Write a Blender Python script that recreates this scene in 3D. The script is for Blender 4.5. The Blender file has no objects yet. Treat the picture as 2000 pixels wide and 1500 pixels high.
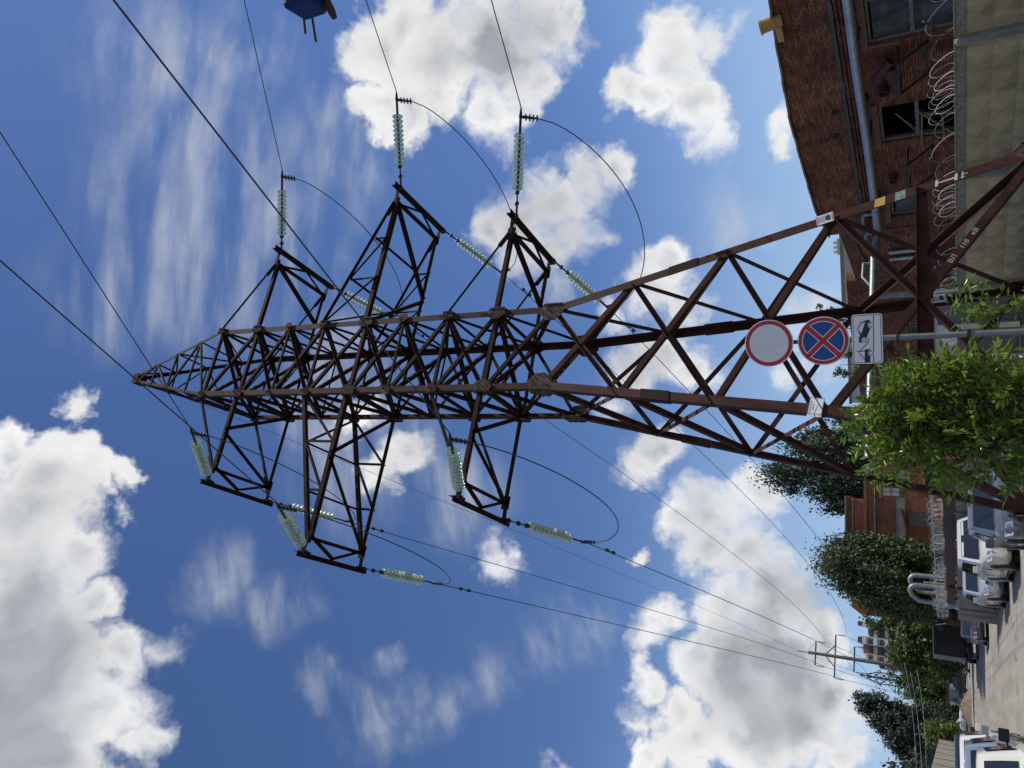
import bpy, bmesh, math, random
import numpy as np
from mathutils import Vector, Matrix
R = math.radians
rnd = random.Random(7)
scene = bpy.context.scene
COL = scene.collection
HC = 1.65                                   # eye height of the photographer

# ---------------------------------------------------------------- helpers
def tag(o, label=None, cat=None, group=None, kind=None):
    if label: o['label'] = label
    if cat: o['category'] = cat
    if group: o['group'] = group
    if kind: o['kind'] = kind
    return o

def empty(name, loc, rz=0, label=None, cat=None, group=None):
    o = bpy.data.objects.new(name, None); COL.objects.link(o)
    o.location = loc; o.rotation_euler = (0, 0, rz); o.empty_display_size = .3
    o['_loc'] = 0; del o['_loc']
    return tag(o, label, cat, group)

def wloc(o):
    v = Vector((0, 0, 0))
    while o is not None:
        v += o.location; o = o.parent
    return v

def copy_tree(o, parent=None):
    c = o.copy(); COL.objects.link(c)
    if parent is not None: c.parent = parent
    for ch in list(o.children): copy_tree(ch, c)
    return c

def V(*a): return Vector(a)

class MB:
    """collects geometry, then links it as one mesh object"""
    def __init__(s): s.v = []; s.f = []; s.m = []
    def add(s, vs, fs, mi=0):
        b = len(s.v); s.v += [tuple(x) for x in vs]
        s.f += [tuple(i + b for i in f) for f in fs]; s.m += [mi] * len(fs)
    def quad(s, a, b, c, d, mi=0): s.add([a, b, c, d], [(0, 1, 2, 3)], mi)
    def box(s, c, size, rz=0, mi=0):
        x, y, z = [k / 2 for k in size]; cz, sz = math.cos(rz), math.sin(rz)
        vs = [(c[0] + dx * x * cz - dy * y * sz, c[1] + dx * x * sz + dy * y * cz, c[2] + dz * z)
              for dx, dy, dz in ((-1,-1,-1),(1,-1,-1),(1,1,-1),(-1,1,-1),(-1,-1,1),(1,-1,1),(1,1,1),(-1,1,1))]
        s.add(vs, [(0,3,2,1),(4,5,6,7),(0,1,5,4),(1,2,6,5),(2,3,7,6),(3,0,4,7)], mi)
    def obox(s, c, ex, ey, ez, mi=0):
        c = Vector(c)
        vs = [c + dx * ex + dy * ey + dz * ez for dx, dy, dz in
              ((-1,-1,-1),(1,-1,-1),(1,1,-1),(-1,1,-1),(-1,-1,1),(1,-1,1),(1,1,1),(-1,1,1))]
        s.add(vs, [(0,3,2,1),(4,5,6,7),(0,1,5,4),(1,2,6,5),(2,3,7,6),(3,0,4,7)], mi)
    def bar(s, p, q, w, h=None, up=(0, 0, 1), mi=0):
        p, q = Vector(p), Vector(q); h = h or w
        d = (q - p); L = d.length; d.normalize(); u = Vector(up)
        if abs(d.dot(u)) > .98: u = Vector((1, 0, 0))
        a = d.cross(u).normalized(); b = a.cross(d)
        s.obox((p + q) / 2, d * L / 2, a * w / 2, b * h / 2, mi)
    def ell(s, p, q, d1, d2, w, t=.012, mi=0, w2=None):
        """steel angle: corner runs p-q, flanges along d1 and d2"""
        p, q, d1, d2 = Vector(p), Vector(q), Vector(d1), Vector(d2); w2 = w2 or w
        prof = [d1 * 0, d1 * w, d1 * w + d2 * t, d1 * t + d2 * t, d1 * t + d2 * w2, d2 * w2]
        vs = [p + k for k in prof] + [q + k for k in prof]
        fs = [(i, (i + 1) % 6, (i + 1) % 6 + 6, i + 6) for i in range(6)]
        fs += [(0, 1, 2, 3), (0, 3, 4, 5), (6, 9, 8, 7), (6, 11, 10, 9)]
        s.add(vs, fs, mi)
    def tube(s, pts, r, n=8, mi=0, cap=True):
        pts = [Vector(p) for p in pts]; k = len(pts); rs = r if isinstance(r, (list, tuple)) else [r] * k
        b = len(s.v); prev = None
        for i, p in enumerate(pts):
            d = (pts[min(i + 1, k - 1)] - pts[max(i - 1, 0)]).normalized()
            if prev is None:
                u = Vector((0, 0, 1)) if abs(d.z) < .9 else Vector((1, 0, 0)); a = d.cross(u).normalized()
            else:
                a = (prev - d * prev.dot(d)).normalized()
            prev = a; c = d.cross(a)
            for j in range(n):
                t = 2 * math.pi * j / n
                s.v.append(tuple(p + (a * math.cos(t) + c * math.sin(t)) * rs[i]))
        for i in range(k - 1):
            for j in range(n):
                s.f.append((b + i * n + j, b + i * n + (j + 1) % n, b + (i + 1) * n + (j + 1) % n, b + (i + 1) * n + j)); s.m.append(mi)
        if cap:
            s.f.append(tuple(b + j for j in reversed(range(n)))); s.m.append(mi)
            s.f.append(tuple(b + (k - 1) * n + j for j in range(n))); s.m.append(mi)
    def lathe(s, o, ax, prof, n=16, mi=0):
        """prof: (distance along axis, radius)"""
        o, ax = Vector(o), Vector(ax).normalized()
        s.tube_prof(o, ax, prof, n, mi)
    def tube_prof(s, o, ax, prof, n, mi):
        u = Vector((0, 0, 1)) if abs(ax.z) < .9 else Vector((1, 0, 0)); a = ax.cross(u).normalized(); c = ax.cross(a)
        b = len(s.v)
        for d, r in prof:
            for j in range(n):
                t = 2 * math.pi * j / n
                s.v.append(tuple(o + ax * d + (a * math.cos(t) + c * math.sin(t)) * max(r, .0005)))
        for i in range(len(prof) - 1):
            for j in range(n):
                s.f.append((b + i * n + j, b + i * n + (j + 1) % n, b + (i + 1) * n + (j + 1) % n, b + (i + 1) * n + j)); s.m.append(mi)
    def poly(s, pts, off, mi=0):
        """flat polygon extruded by vector off"""
        pts = [Vector(p) for p in pts]; off = Vector(off); n = len(pts)
        s.add(pts + [p + off for p in pts], [tuple(range(n - 1, -1, -1)), tuple(range(n, 2 * n))] +
              [(i, (i + 1) % n, (i + 1) % n + n, i + n) for i in range(n)], mi)
    def build(s, name, mat, parent=None, smooth=None, local=False, bevel=0):
        me = bpy.data.meshes.new(name)
        if parent is not None and not local:
            w = wloc(parent); vs = [(x - w.x, y - w.y, z - w.z) for x, y, z in s.v]
        else: vs = s.v
        me.from_pydata(vs, [], s.f)
        for m in (mat if isinstance(mat, (list, tuple)) else [mat]): me.materials.append(m)
        if len(me.materials) > 1: me.polygons.foreach_set('material_index', s.m)
        bm = bmesh.new(); bm.from_mesh(me); bmesh.ops.recalc_face_normals(bm, faces=bm.faces); bm.to_mesh(me); bm.free()
        if smooth is not None:
            me.shade_smooth()
            me.set_sharp_from_angle(angle=R(smooth))
        o = bpy.data.objects.new(name, me); COL.objects.link(o)
        if parent is not None: o.parent = parent
        if bevel:
            b = o.modifiers.new('bevel', 'BEVEL'); b.width = bevel; b.segments = 2; b.limit_method = 'ANGLE'
        return o

# ---------------------------------------------------------------- materials
def mat(name, col, rough=.6, metal=0, spec=.5, noise=0, nscale=8, col2=None, bump=0, bscale=30, **kw):
    m = bpy.data.materials.new(name); m.use_nodes = True
    nt = m.node_tree; b = nt.nodes['Principled BSDF']
    b.inputs['Base Color'].default_value = (*col, 1); b.inputs['Roughness'].default_value = rough
    b.inputs['Metallic'].default_value = metal; b.inputs['Specular IOR Level'].default_value = spec
    for k, v in kw.items(): b.inputs[k.replace('_', ' ')].default_value = v
    tc = nt.nodes.new('ShaderNodeTexCoord')
    if noise or col2:
        n = nt.nodes.new('ShaderNodeTexNoise'); n.inputs['Scale'].default_value = nscale; n.inputs['Detail'].default_value = 6
        n.inputs['Roughness'].default_value = .65
        nt.links.new(tc.outputs['Object'], n.inputs['Vector'])
        cr = nt.nodes.new('ShaderNodeValToRGB'); cr.color_ramp.elements[0].position = .35; cr.color_ramp.elements[1].position = .68
        c2 = col2 or tuple(c * (1 - noise) for c in col)
        cr.color_ramp.elements[0].color = (*c2, 1); cr.color_ramp.elements[1].color = (*col, 1)
        nt.links.new(n.outputs['Fac'], cr.inputs['Fac']); nt.links.new(cr.outputs['Color'], b.inputs['Base Color'])
    if bump:
        n2 = nt.nodes.new('ShaderNodeTexNoise'); n2.inputs['Scale'].default_value = bscale; n2.inputs['Detail'].default_value = 5
        nt.links.new(tc.outputs['Object'], n2.inputs['Vector'])
        bp = nt.nodes.new('ShaderNodeBump'); bp.inputs['Strength'].default_value = bump; bp.inputs['Distance'].default_value = .02
        nt.links.new(n2.outputs['Fac'], bp.inputs['Height']); nt.links.new(bp.outputs['Normal'], b.inputs['Normal'])
    return m

M = {}
M['steel'] = mat('shaded_brown_steel', (.030, .0135, .0105), .75, spec=.12, col2=(.024, .0105, .0085), nscale=2.2, bump=.2, bscale=25)  # same paint as the legs, darkened to carry the upper members' shade
M['steel_lit'] = mat('sunlit_brown_steel', (.078, .029, .020), .7, spec=.15, col2=(.042, .0165, .012), nscale=2.2, bump=.2, bscale=25)  # same brown paint, warmed and lightened as if sunlit, for legs and lower braces
M['plate'] = mat('weathered_gusset_steel', (.15, .115, .095), .85, spec=.1, col2=(.05, .028, .021), nscale=7, bump=.25)
M['galv'] = mat('galvanised_steel', (.52, .55, .57), .42, metal=.6, noise=.3, nscale=10)
M['dull_galv'] = mat('dull_galvanised_sheet', (.30, .32, .335), .5, metal=.5, noise=.35, nscale=6)
M['dark_iron'] = mat('dark_iron', (.05, .042, .04), .55, metal=.3, noise=.4, nscale=20)
M['cable'] = mat('aluminium_cable', (.055, .055, .06), .5, metal=.4)
M['glass_ins'] = mat('green_insulator_glass', (.74, .86, .78), .08, spec=.8, Transmission_Weight=.45, IOR=1.45)
M['white'] = mat('white_sign_film', (.72, .73, .73), .45, noise=.06, nscale=4)
M['red'] = mat('red_sign_film', (.42, .012, .018), .4)
M['blue'] = mat('blue_sign_film', (.003, .055, .235), .4)
M['ink'] = mat('dark_sign_ink', (.012, .013, .03), .5)
M['paint_white'] = mat('white_brush_paint', (.62, .55, .48), .8, noise=.3, nscale=40)
M['paint_yellow'] = mat('yellow_brush_paint', (.62, .36, .085), .75, noise=.35, nscale=25)
M['paint_teal'] = mat('flaking_teal_paint', (.25, .48, .45), .8, col2=(.14, .075, .055), nscale=22)

def bpos(): pass
# ---------------------------------------------------------------- camera: a phone held on its side
PITCH, ROLL, FPX = 0.52904, -0.02251, 1469.09
CUMULUS = [(0.408,0.703,0.582,0.050),(0.439,0.710,0.551,0.046),(0.394,0.751,0.530,0.079),(0.420,0.776,0.471,0.084),(0.429,0.802,0.415,0.059),(0.344,0.722,0.600,0.037),(0.337,0.746,0.575,0.047),(0.351,0.772,0.530,0.043),(0.340,0.806,0.485,0.044),(0.311,0.822,0.476,0.020),(0.437,0.812,0.386,0.035),(0.372,0.815,0.445,0.037),(0.360,0.873,0.330,0.033),(0.347,0.886,0.309,0.033),(0.387,0.879,0.277,0.047),(0.337,0.903,0.267,0.039),(0.311,0.915,0.258,0.023),(0.403,0.885,0.232,0.025),(0.423,0.863,0.277,0.023),(0.353,0.869,0.346,0.018),(0.201,0.834,0.513,0.040),(0.206,0.850,0.484,0.053),(0.236,0.867,0.439,0.065),(0.266,0.874,0.406,0.051),(0.276,0.888,0.369,0.035),(0.167,0.873,0.459,0.050),(0.185,0.888,0.422,0.050),(0.158,0.854,0.495,0.030),(0.127,0.884,0.451,0.027),(0.153,0.939,0.309,0.039),(0.109,0.936,0.336,0.052),(0.094,0.951,0.294,0.049),(0.042,0.944,0.327,0.056),(0.015,0.957,0.290,0.036),(0.010,0.933,0.359,0.040),(-0.030,0.920,0.390,0.027),(-0.110,0.929,0.353,0.026),(-0.091,0.940,0.328,0.029),(0.084,0.921,0.380,0.030),(-0.183,0.436,0.881,0.088),(-0.093,0.473,0.876,0.054),(-0.130,0.449,0.884,0.063),(-0.289,0.431,0.855,0.095),(-0.238,0.494,0.837,0.038),(-0.290,0.507,0.812,0.043),(-0.352,0.478,0.805,0.056),(-0.380,0.509,0.772,0.029),(-0.379,0.431,0.819,0.077),(-0.061,0.436,0.898,0.031),(-0.297,0.541,0.787,0.018),(-0.186,0.487,0.853,0.032),(-0.012,0.494,0.869,0.018),(-0.096,0.513,0.853,0.020),(-0.099,0.544,0.833,0.018),(-0.140,0.538,0.831,0.014),(-0.175,0.939,0.296,0.038),(-0.162,0.952,0.260,0.044),(-0.142,0.966,0.218,0.037),(-0.218,0.938,0.270,0.046),(-0.216,0.951,0.223,0.057),(-0.277,0.928,0.250,0.054),(-0.274,0.941,0.198,0.053),(-0.341,0.901,0.269,0.044),(-0.360,0.905,0.227,0.062),(-0.339,0.925,0.172,0.050),(-0.308,0.942,0.135,0.028),(-0.390,0.875,0.287,0.035),(-0.424,0.867,0.261,0.050),(-0.419,0.884,0.206,0.059),(-0.398,0.905,0.148,0.048),(-0.423,0.899,0.115,0.031),(-0.447,0.840,0.308,0.028),(-0.360,0.924,0.128,0.032),(-0.321,0.888,0.329,0.023),(-0.292,0.901,0.320,0.019),(-0.366,0.871,0.327,0.033),(-0.408,0.851,0.330,0.023),(-0.424,0.841,0.337,0.014),(0.312,0.935,0.169,0.017),(0.289,0.943,0.165,0.013),(0.086,0.986,0.144,0.023),(0.049,0.987,0.154,0.021),(0.010,0.990,0.141,0.022),(-0.001,0.985,0.173,0.016),(0.048,0.990,0.134,0.020),(-0.231,0.832,0.504,0.025),(-0.222,0.842,0.491,0.017),(-0.220,0.912,0.346,0.012),(-0.116,0.755,0.645,0.033),(-0.097,0.778,0.621,0.040),(-0.029,0.744,0.667,0.026),(-0.453,0.793,0.408,0.014),(-0.136,0.766,0.629,0.020),
(0.689,-0.436,0.579,0.132),(-0.299,-0.708,0.640,0.089),(0.599,0.184,0.780,0.116),(0.429,-0.264,0.864,0.146),(-0.818,-0.234,0.526,0.169),(0.743,-0.173,0.647,0.202),(-0.062,-0.692,0.720,0.174),(0.679,0.070,0.731,0.163),(0.685,-0.716,0.134,0.201),(0.074,-0.705,0.705,0.203),(-0.412,-0.383,0.826,0.135),(-0.792,-0.349,0.500,0.211),(-0.974,-0.114,0.195,0.099),(0.467,-0.246,0.849,0.141),(-0.433,-0.818,0.379,0.151),(0.385,-0.821,0.422,0.162)]
CIRRUS = [(0.367,0.542,0.756,0.072),(0.281,0.588,0.758,0.088),(0.209,0.567,0.797,0.070),(0.124,0.533,0.837,0.063),(0.382,0.603,0.701,0.051),(0.128,0.615,0.778,0.080),(0.274,0.720,0.637,0.057),(0.337,0.698,0.632,0.037),(-0.358,0.665,0.655,0.023),(-0.379,0.692,0.615,0.035),(-0.390,0.738,0.550,0.033),(-0.355,0.786,0.506,0.037),(-0.328,0.825,0.461,0.034),(-0.311,0.856,0.412,0.031),(-0.269,0.648,0.712,0.036),(-0.227,0.607,0.762,0.035),(-0.041,0.717,0.696,0.052),(-0.140,0.817,0.559,0.053),(0.186,0.673,0.716,0.057),(-0.338,0.721,0.606,0.018),(0.205,0.951,0.232,0.037),(-0.082,0.750,0.657,0.079),(0.038,0.723,0.690,0.059),(-0.323,0.839,0.439,0.037)]
SHADE = [(-0.333,0.403,0.852,0.124),(-0.254,0.436,0.864,0.086),(-0.357,0.914,0.194,0.094),(-0.253,0.955,0.153,0.063),(0.394,0.785,0.478,0.048)]
def make_camera():
    c, s = math.cos(PITCH), math.sin(PITCH); cr, sr = math.cos(ROLL), math.sin(ROLL)
    F = V(0, c, s); R0 = V(1, 0, 0); U0 = V(0, -s, c)
    Rr = R0 * cr + U0 * sr; Uu = -R0 * sr + U0 * cr
    X, Y, Z = -Uu, Rr, -F                     # the phone is held sideways: picture right is the world's down
    cam = bpy.data.cameras.new('camera'); o = bpy.data.objects.new('camera', cam); COL.objects.link(o)
    m = Matrix.Identity(4)
    for i, a in enumerate((X, Y, Z)):
        for j in range(3): m[j][i] = a[j]
    m[2][3] = HC
    o.matrix_world = m
    cam.sensor_width = 36; cam.lens = 36 * FPX / 2000; cam.clip_start = .05; cam.clip_end = 6000
    scene.camera = o
make_camera()

# ---------------------------------------------------------------- light
SUN_AZ, SUN_EL = R(89), R(56)                 # compass angle from +Y towards +X
sd = V(math.sin(SUN_AZ) * math.cos(SUN_EL), math.cos(SUN_AZ) * math.cos(SUN_EL), math.sin(SUN_EL))
sun = bpy.data.lights.new('sun', 'SUN'); sun.energy = 4.2; sun.angle = R(.53); sun.color = (1, .955, .88)
so = bpy.data.objects.new('sun', sun); COL.objects.link(so); so.location = (30, 0, 60)
so.rotation_euler = (-sd).to_track_quat('-Z', 'Y').to_euler()

def make_world():
    w = bpy.data.worlds.new('World'); scene.world = w; w.use_nodes = True
    nt = w.node_tree; N = nt.nodes; N.clear(); L = nt.links.new
    out = N.new('ShaderNodeOutputWorld'); bg = N.new('ShaderNodeBackground'); bg.inputs['Strength'].default_value = SKY
    sky = N.new('ShaderNodeTexSky'); sky.sky_type = 'NISHITA'; sky.sun_disc = False
    sky.sun_elevation = SUN_EL; sky.sun_rotation = SUN_AZ; sky.air_density = 1.0; sky.dust_density = .15; sky.ozone_density = 4.0
    tc = N.new('ShaderNodeTexCoord'); P = tc.outputs['Generated']
    def math_(op, a, b=None, c=None, clamp=False):
        n = N.new('ShaderNodeMath'); n.operation = op; n.use_clamp = clamp
        for i, k in enumerate((a, b, c)):
            if k is None: continue
            if isinstance(k, (int, float)): n.inputs[i].default_value = k
            else: L(k, n.inputs[i])
        return n.outputs[0]
    def noise(vec, scale, detail, rough, dist=0, lac=2.0):
        n = N.new('ShaderNodeTexNoise'); n.inputs['Scale'].default_value = scale; n.inputs['Detail'].default_value = detail
        n.inputs['Roughness'].default_value = rough; n.inputs['Distortion'].default_value = dist; n.inputs['Lacunarity'].default_value = lac
        L(vec, n.inputs['Vector']); return n
    def smooth(x, lo, hi):
        n = N.new('ShaderNodeMapRange'); n.interpolation_type = 'SMOOTHSTEP'
        n.inputs[1].default_value = lo; n.inputs[2].default_value = hi; L(x, n.inputs[0]); return n.outputs[0]
    def vm(op, a, b):
        n = N.new('ShaderNodeVectorMath'); n.operation = op
        for i, k in enumerate((a, b)):
            if isinstance(k, tuple): n.inputs[i].default_value = k
            else: L(k, n.inputs[i])
        return n.outputs['Value' if op == 'DISTANCE' else 0]
    # gentle warp so that the cloud masses have no round outline
    wn = noise(P, 11, 4, .6); wv = vm('SUBTRACT', wn.outputs['Color'], (.5, .5, .5))
    sc = N.new('ShaderNodeVectorMath'); sc.operation = 'SCALE'; L(wv, sc.inputs[0]); sc.inputs['Scale'].default_value = .10
    Pw = vm('ADD', P, sc.outputs[0])
    def field(blobs):
        acc = None
        for x, y, z, r in blobs:
            f = math_('MULTIPLY_ADD', vm('DISTANCE', Pw, (x, y, z)), -1 / r, 1.0)
            acc = f if acc is None else math_('SMOOTH_MAX', acc, f, .12)
        return acc
    F = field([q for q in CUMULUS if q[3] > .027])
    W = field([(x, y, z, r * 1.9) for x, y, z, r in CUMULUS if r <= .027])      # small torn scraps
    F = math_('MAXIMUM', F, math_('MULTIPLY_ADD', W, .75, -.22))
    n1 = noise(Pw, 10, 11, .60).outputs['Fac']
    nb = noise(P, 5, 2, .5).outputs['Fac']
    dens = math_('MULTIPLY_ADD', math_('MAXIMUM', F, -.7), 1.5, math_('MULTIPLY_ADD', math_('SUBTRACT', n1, .5), 3.1, .10))
    shade = smooth(field(SHADE), -.1, .75); dens = math_('MULTIPLY_ADD', shade, .55, dens)
    soft = math_('MULTIPLY_ADD', nb, 2.8, -.45)                  # some edges crisp, some torn and thin
    mr = N.new('ShaderNodeMapRange'); mr.interpolation_type = 'SMOOTHSTEP'; mr.inputs[1].default_value = -.1
    L(dens, mr.inputs[0]); L(soft, mr.inputs[2]); mask = mr.outputs[0]
    # side lighting of the cloud relief: same noise sampled a little nearer the sun
    ns = noise(Pw, 7, 3, .5).outputs['Fac']; Ps = vm('ADD', Pw, tuple(sd * .045))
    n2 = noise(Ps, 7, 3, .5).outputs['Fac']
    rel = math_('SUBTRACT', ns, n2)
    thick = smooth(math_('MULTIPLY_ADD', math_('SUBTRACT', nb, .5), 1.5, math_('MULTIPLY_ADD', dens, .22, math_('MULTIPLY', F, .75))), .25, 1.75)
    thick = math_('MINIMUM', math_('ADD', thick, math_('MULTIPLY', shade, .75)), 1.0)
    bright = math_('MULTIPLY_ADD', thick, -.50, 1.0)
    bright = math_('MULTIPLY_ADD', rel, .8, bright)
    bright = math_('MULTIPLY', math_('MINIMUM', math_('MAXIMUM', bright, .40), 1.08), CLOUD / SKY)
    cc = N.new('ShaderNodeMix'); cc.data_type = 'RGBA'; cc.inputs['A'].default_value = (1, 1, 1, 1); cc.inputs['B'].default_value = (.86, .92, 1.0, 1)
    L(thick, cc.inputs['Factor'])
    col = N.new('ShaderNodeVectorMath'); col.operation = 'SCALE'; L(cc.outputs['Result'], col.inputs[0]); L(bright, col.inputs['Scale'])
    # high thin cirrus
    G = field(CIRRUS)
    mp = N.new('ShaderNodeMapping'); mp.inputs['Rotation'].default_value = (R(20), R(35), R(-50)); mp.inputs['Scale'].default_value = (2.0, 15.0, 8.0)
    L(P, mp.inputs['Vector'])
    c1 = noise(mp.outputs[0], 1.8, 7, .56, .12).outputs['Fac']
    ci = math_('MULTIPLY', smooth(G, -.75, .75), smooth(c1, .34, .80)); ci = math_('MULTIPLY', ci, .68)
    # the pale blue band of summer air low over the town
    sx = N.new('ShaderNodeSeparateXYZ'); L(P, sx.inputs[0])
    low = math_('MULTIPLY', smooth(math_('MULTIPLY', sx.outputs['Z'], -1.0), -.42, -.02), .8)
    m0 = N.new('ShaderNodeMix'); m0.data_type = 'RGBA'; L(low, m0.inputs['Factor']); hs = N.new('ShaderNodeHueSaturation'); hs.inputs['Saturation'].default_value = 1.13; L(vm('MULTIPLY', sky.outputs[0], (.98, .90, .97)), hs.inputs['Color']); L(hs.outputs[0], m0.inputs['A'])
    m0.inputs['B'].default_value = (.37 / SKY, .545 / SKY, .80 / SKY, 1)
    m1 = N.new('ShaderNodeMix'); m1.data_type = 'RGBA'; L(ci, m1.inputs['Factor']); L(m0.outputs['Result'], m1.inputs['A'])
    k = .80 * CLOUD / SKY; m1.inputs['B'].default_value = (k * .92, k * .96, k, 1)
    bg2 = N.new('ShaderNodeBackground'); bg2.inputs['Strength'].default_value = SKY
    L(m1.outputs['Result'], bg.inputs['Color']); L(col.outputs[0], bg2.inputs['Color'])
    ms = N.new('ShaderNodeMixShader'); L(mask, ms.inputs[0]); L(bg.outputs[0], ms.inputs[1]); L(bg2.outputs[0], ms.inputs[2])
    L(ms.outputs[0], out.inputs[0])
    w.cycles.sampling_method = 'MANUAL'; w.cycles.sample_map_resolution = 512
SKY, CLOUD = .115, .86
make_world()
scene.view_settings.view_transform = 'Standard'; scene.view_settings.look = 'None'
scene.view_settings.exposure = 0.0; scene.view_settings.gamma = 1
# ---------------------------------------------------------------- the big lattice pylon
TPHI = .391617
TA, TL, T0 = V(math.cos(TPHI), math.sin(TPHI), 0), V(-math.sin(TPHI), math.cos(TPHI), 0), V(.4275, 15.6028, 0)
ZL = dict(B=.35, L4=2.03, L3=3.40, L2=5.36, L1=7.37, L0=9.34, U1=10.81, U2=12.21, U3=13.57, U4=14.81, U5=16.29, U6=17.60, U7=18.88, U8=20.40)
def tw(z): return .98906 + (.155859 * (9.34 - z) if z < 9.34 else .0050 * (z - 9.34))
def TP(a, l, z): return T0 + TA * a + TL * l + V(0, 0, z)
SG = {'A': (1, -1), 'B': (1, 1), 'C': (-1, -1), 'D': (-1, 1)}
def J(leg, z, off=0):
    w = tw(z) - off; sa, sl = SG[leg]; return TP(sa * w, sl * w, z)
FACES = [('A', 'C', -TL), ('A', 'B', TA), ('D', 'B', TL), ('D', 'C', -TA)]   # first leg carries the foot of the outer brace

pylon = empty('power_pylon', T0, 0, 'tall rust-brown lattice pylon with six crossarms filling the picture', 'pylon')
for leg, (sa, sl) in SG.items():
    mb = MB(); zs = [0.0, 9.34, 20.40]
    for (z0, z1, w) in ((.15, 9.34, .17), (9.34, 20.40, .145)):
        mb.ell(J(leg, z0), J(leg, z1), -TA * sa, -TL * sl, w, .016)
    lo = mb.build('leg', M['steel_lit'], pylon)
    c = MB(); p = J(leg, 0); c.obox(p + V(0, 0, .05), TA * .3, TL * .3, V(0, 0, .12)); c.build('foundation_block', mat('concrete_foot' + leg, (.35, .33, .3), .9, noise=.3), pylon)
    for zj in (5.95, 6.9) if leg in 'AB' else (6.25,):
        if zj == 6.9: continue
        s = MB(); t = J(leg, zj); t2 = J(leg, zj + .62)
        o = -V(0, 0, 0)
        s.ell(t + TA * sa * .014 + TL * sl * .014, t2 + TA * sa * .014 + TL * sl * .014, -TA * sa, -TL * sl, .2, .014)
        s.build('splice_plate', M['steel'], pylon)
peak_top = 25.35
for leg, (sa, sl) in SG.items():
    mb = MB(); mb.ell(J(leg, 20.40), TP(sa * .13, sl * .13, peak_top), -TA * sa, -TL * sl, .085, .012); mb.build('peak_leg', M['steel'], pylon)
def PK(leg, z):
    sa, sl = SG[leg]; t = (z - 20.40) / (peak_top - 20.40); w = tw(20.40) * (1 - t) + .13 * t; return TP(sa * w, sl * w, z)

def brace(p, q, Nv, outer, w, name, t=.012):
    d = (q - p).normalized(); e = Nv.cross(d).normalized()
    if e.z < 0: e = -e
    mb = MB()
    if outer: mb.ell(p + Nv * .014 - e * w / 2, q + Nv * .014 - e * w / 2, e, -Nv, w, t)
    else: mb.ell(p - Nv * .022 + e * w / 2, q - Nv * .022 + e * w / 2, -e, Nv, w, t, w2=w * .8)
    return mb.build(name, M['steel_lit' if max(p.z, q.z) < 9.4 else 'steel'], pylon)  # lower braces get the sunlit tone, upper ones the shaded tone
LV = ['B', 'L3', 'L2', 'L1', 'L0', 'U1', 'U2', 'U3', 'U4', 'U5', 'U6', 'U7', 'U8']
for i in range(len(LV) - 1):
    z0, z1 = ZL[LV[i]], ZL[LV[i + 1]]; w = .11 if i < 4 else .085
    if i == 0: w = .125
    for l1, l2, Nv in FACES:
        brace(J(l1, z0, .04), J(l2, z1, .04), Nv, True, w, 'brace')
        brace(J(l2, z0, .04), J(l1, z1, .04), Nv, False, w, 'brace')
for lv, w in (('L4', .16), ('U1', .10), ('U2', .07), ('U4', .10), ('U5', .07), ('U7', .09), ('U8', .08), ('U3', .055), ('U6', .055)):
    for l1, l2, Nv in FACES:
        z = ZL[lv]; brace(J(l1, z, .03), J(l2, z, .03), Nv, lv != 'L4', w, 'horizontal_strut')
for lv in ('U1', 'U2', 'U3', 'U4', 'U5', 'U6', 'U7', 'U8'):
    for l1, l2 in (('A', 'D'), ('B', 'C')):
        mb = MB(); z = ZL[lv] - .03 - (.1 if l1 == 'B' else 0); mb.ell(J(l1, z, .05), J(l2, z, .05), V(0, 0, 1), (J(l2, z) - J(l1, z)).cross(V(0, 0, 1)).normalized(), .09); mb.build('plan_brace', M['steel'], pylon)
# the lower one of the two heavy belts sits just under the other
pz = [20.40, 21.55, 22.85, 24.05, peak_top - .1]
for i in range(4):
    for k, (l1, l2, Nv) in enumerate(FACES):
        a, b = (l1, l2) if (i + k) % 2 else (l2, l1)
        brace(PK(a, pz[i]), PK(b, pz[i + 1]), Nv, True, .055, 'peak_brace', .008)
        brace(PK(l1, pz[i + 1]), PK(l2, pz[i + 1]), Nv, True, .05, 'peak_strut', .008)
mb = MB(); mb.obox(TP(0, 0, peak_top), TA * .17, TL * .17, V(0, 0, .13)); mb.obox(TP(.1, 0, peak_top + .2), TA * .02, TL * .1, V(0, 0, .1)); mb.build('peak_cap', M['steel'], pylon)

def gusset(leg, z, face, w, h, skew=0):
    l1, l2, Nv = FACES[face]; sa, sl = SG[leg]
    u = (J(l2, z) - J(l1, z)).normalized(); u = u if leg == l1 else -u
    c = J(leg, z) + Nv * .028
    pts = [(-.05, -h * .8), (w * .55, -h), (w, -h * .35), (w * .95, h * .45), (w * .5, h), (-.05, h * .7)]
    mb = MB(); mb.poly([c + u * (a - .02) + V(0, 0, b + skew * a) for a, b in pts], Nv * .014)
    r_ = random.Random(int(z * 100) + face)
    for a, b in [(.08, -h * .55), (.08, h * .4), (.07, 0)] + [(w * t, h * q) for t, q in ((.45, .65), (.62, .38), (.8, .1), (.5, -.75), (.68, -.5), (.85, -.25))]:
        q = c + u * a + V(0, 0, b) + Nv * .014
        mb.tube([q, q + Nv * .04], .013, 6)
    return mb.build('gusset_plate', M['plate'], pylon)
for lv, w, h in (('L0', .38, .30), ('U1', .25, .26), ('U2', .19, .17), ('U3', .17, .15), ('U4', .23, .26), ('U5', .16, .16), ('U6', .12, .12), ('U7', .19, .2), ('U8', .16, .15), ('B', .34, .4)):
    for f, (l1, l2, Nv) in enumerate(FACES):
        if lv in ('U3', 'U6') and f != 0: continue
        gusset(l1, ZL[lv], f, w, h); gusset(l2, ZL[lv], f, w, h)

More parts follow.
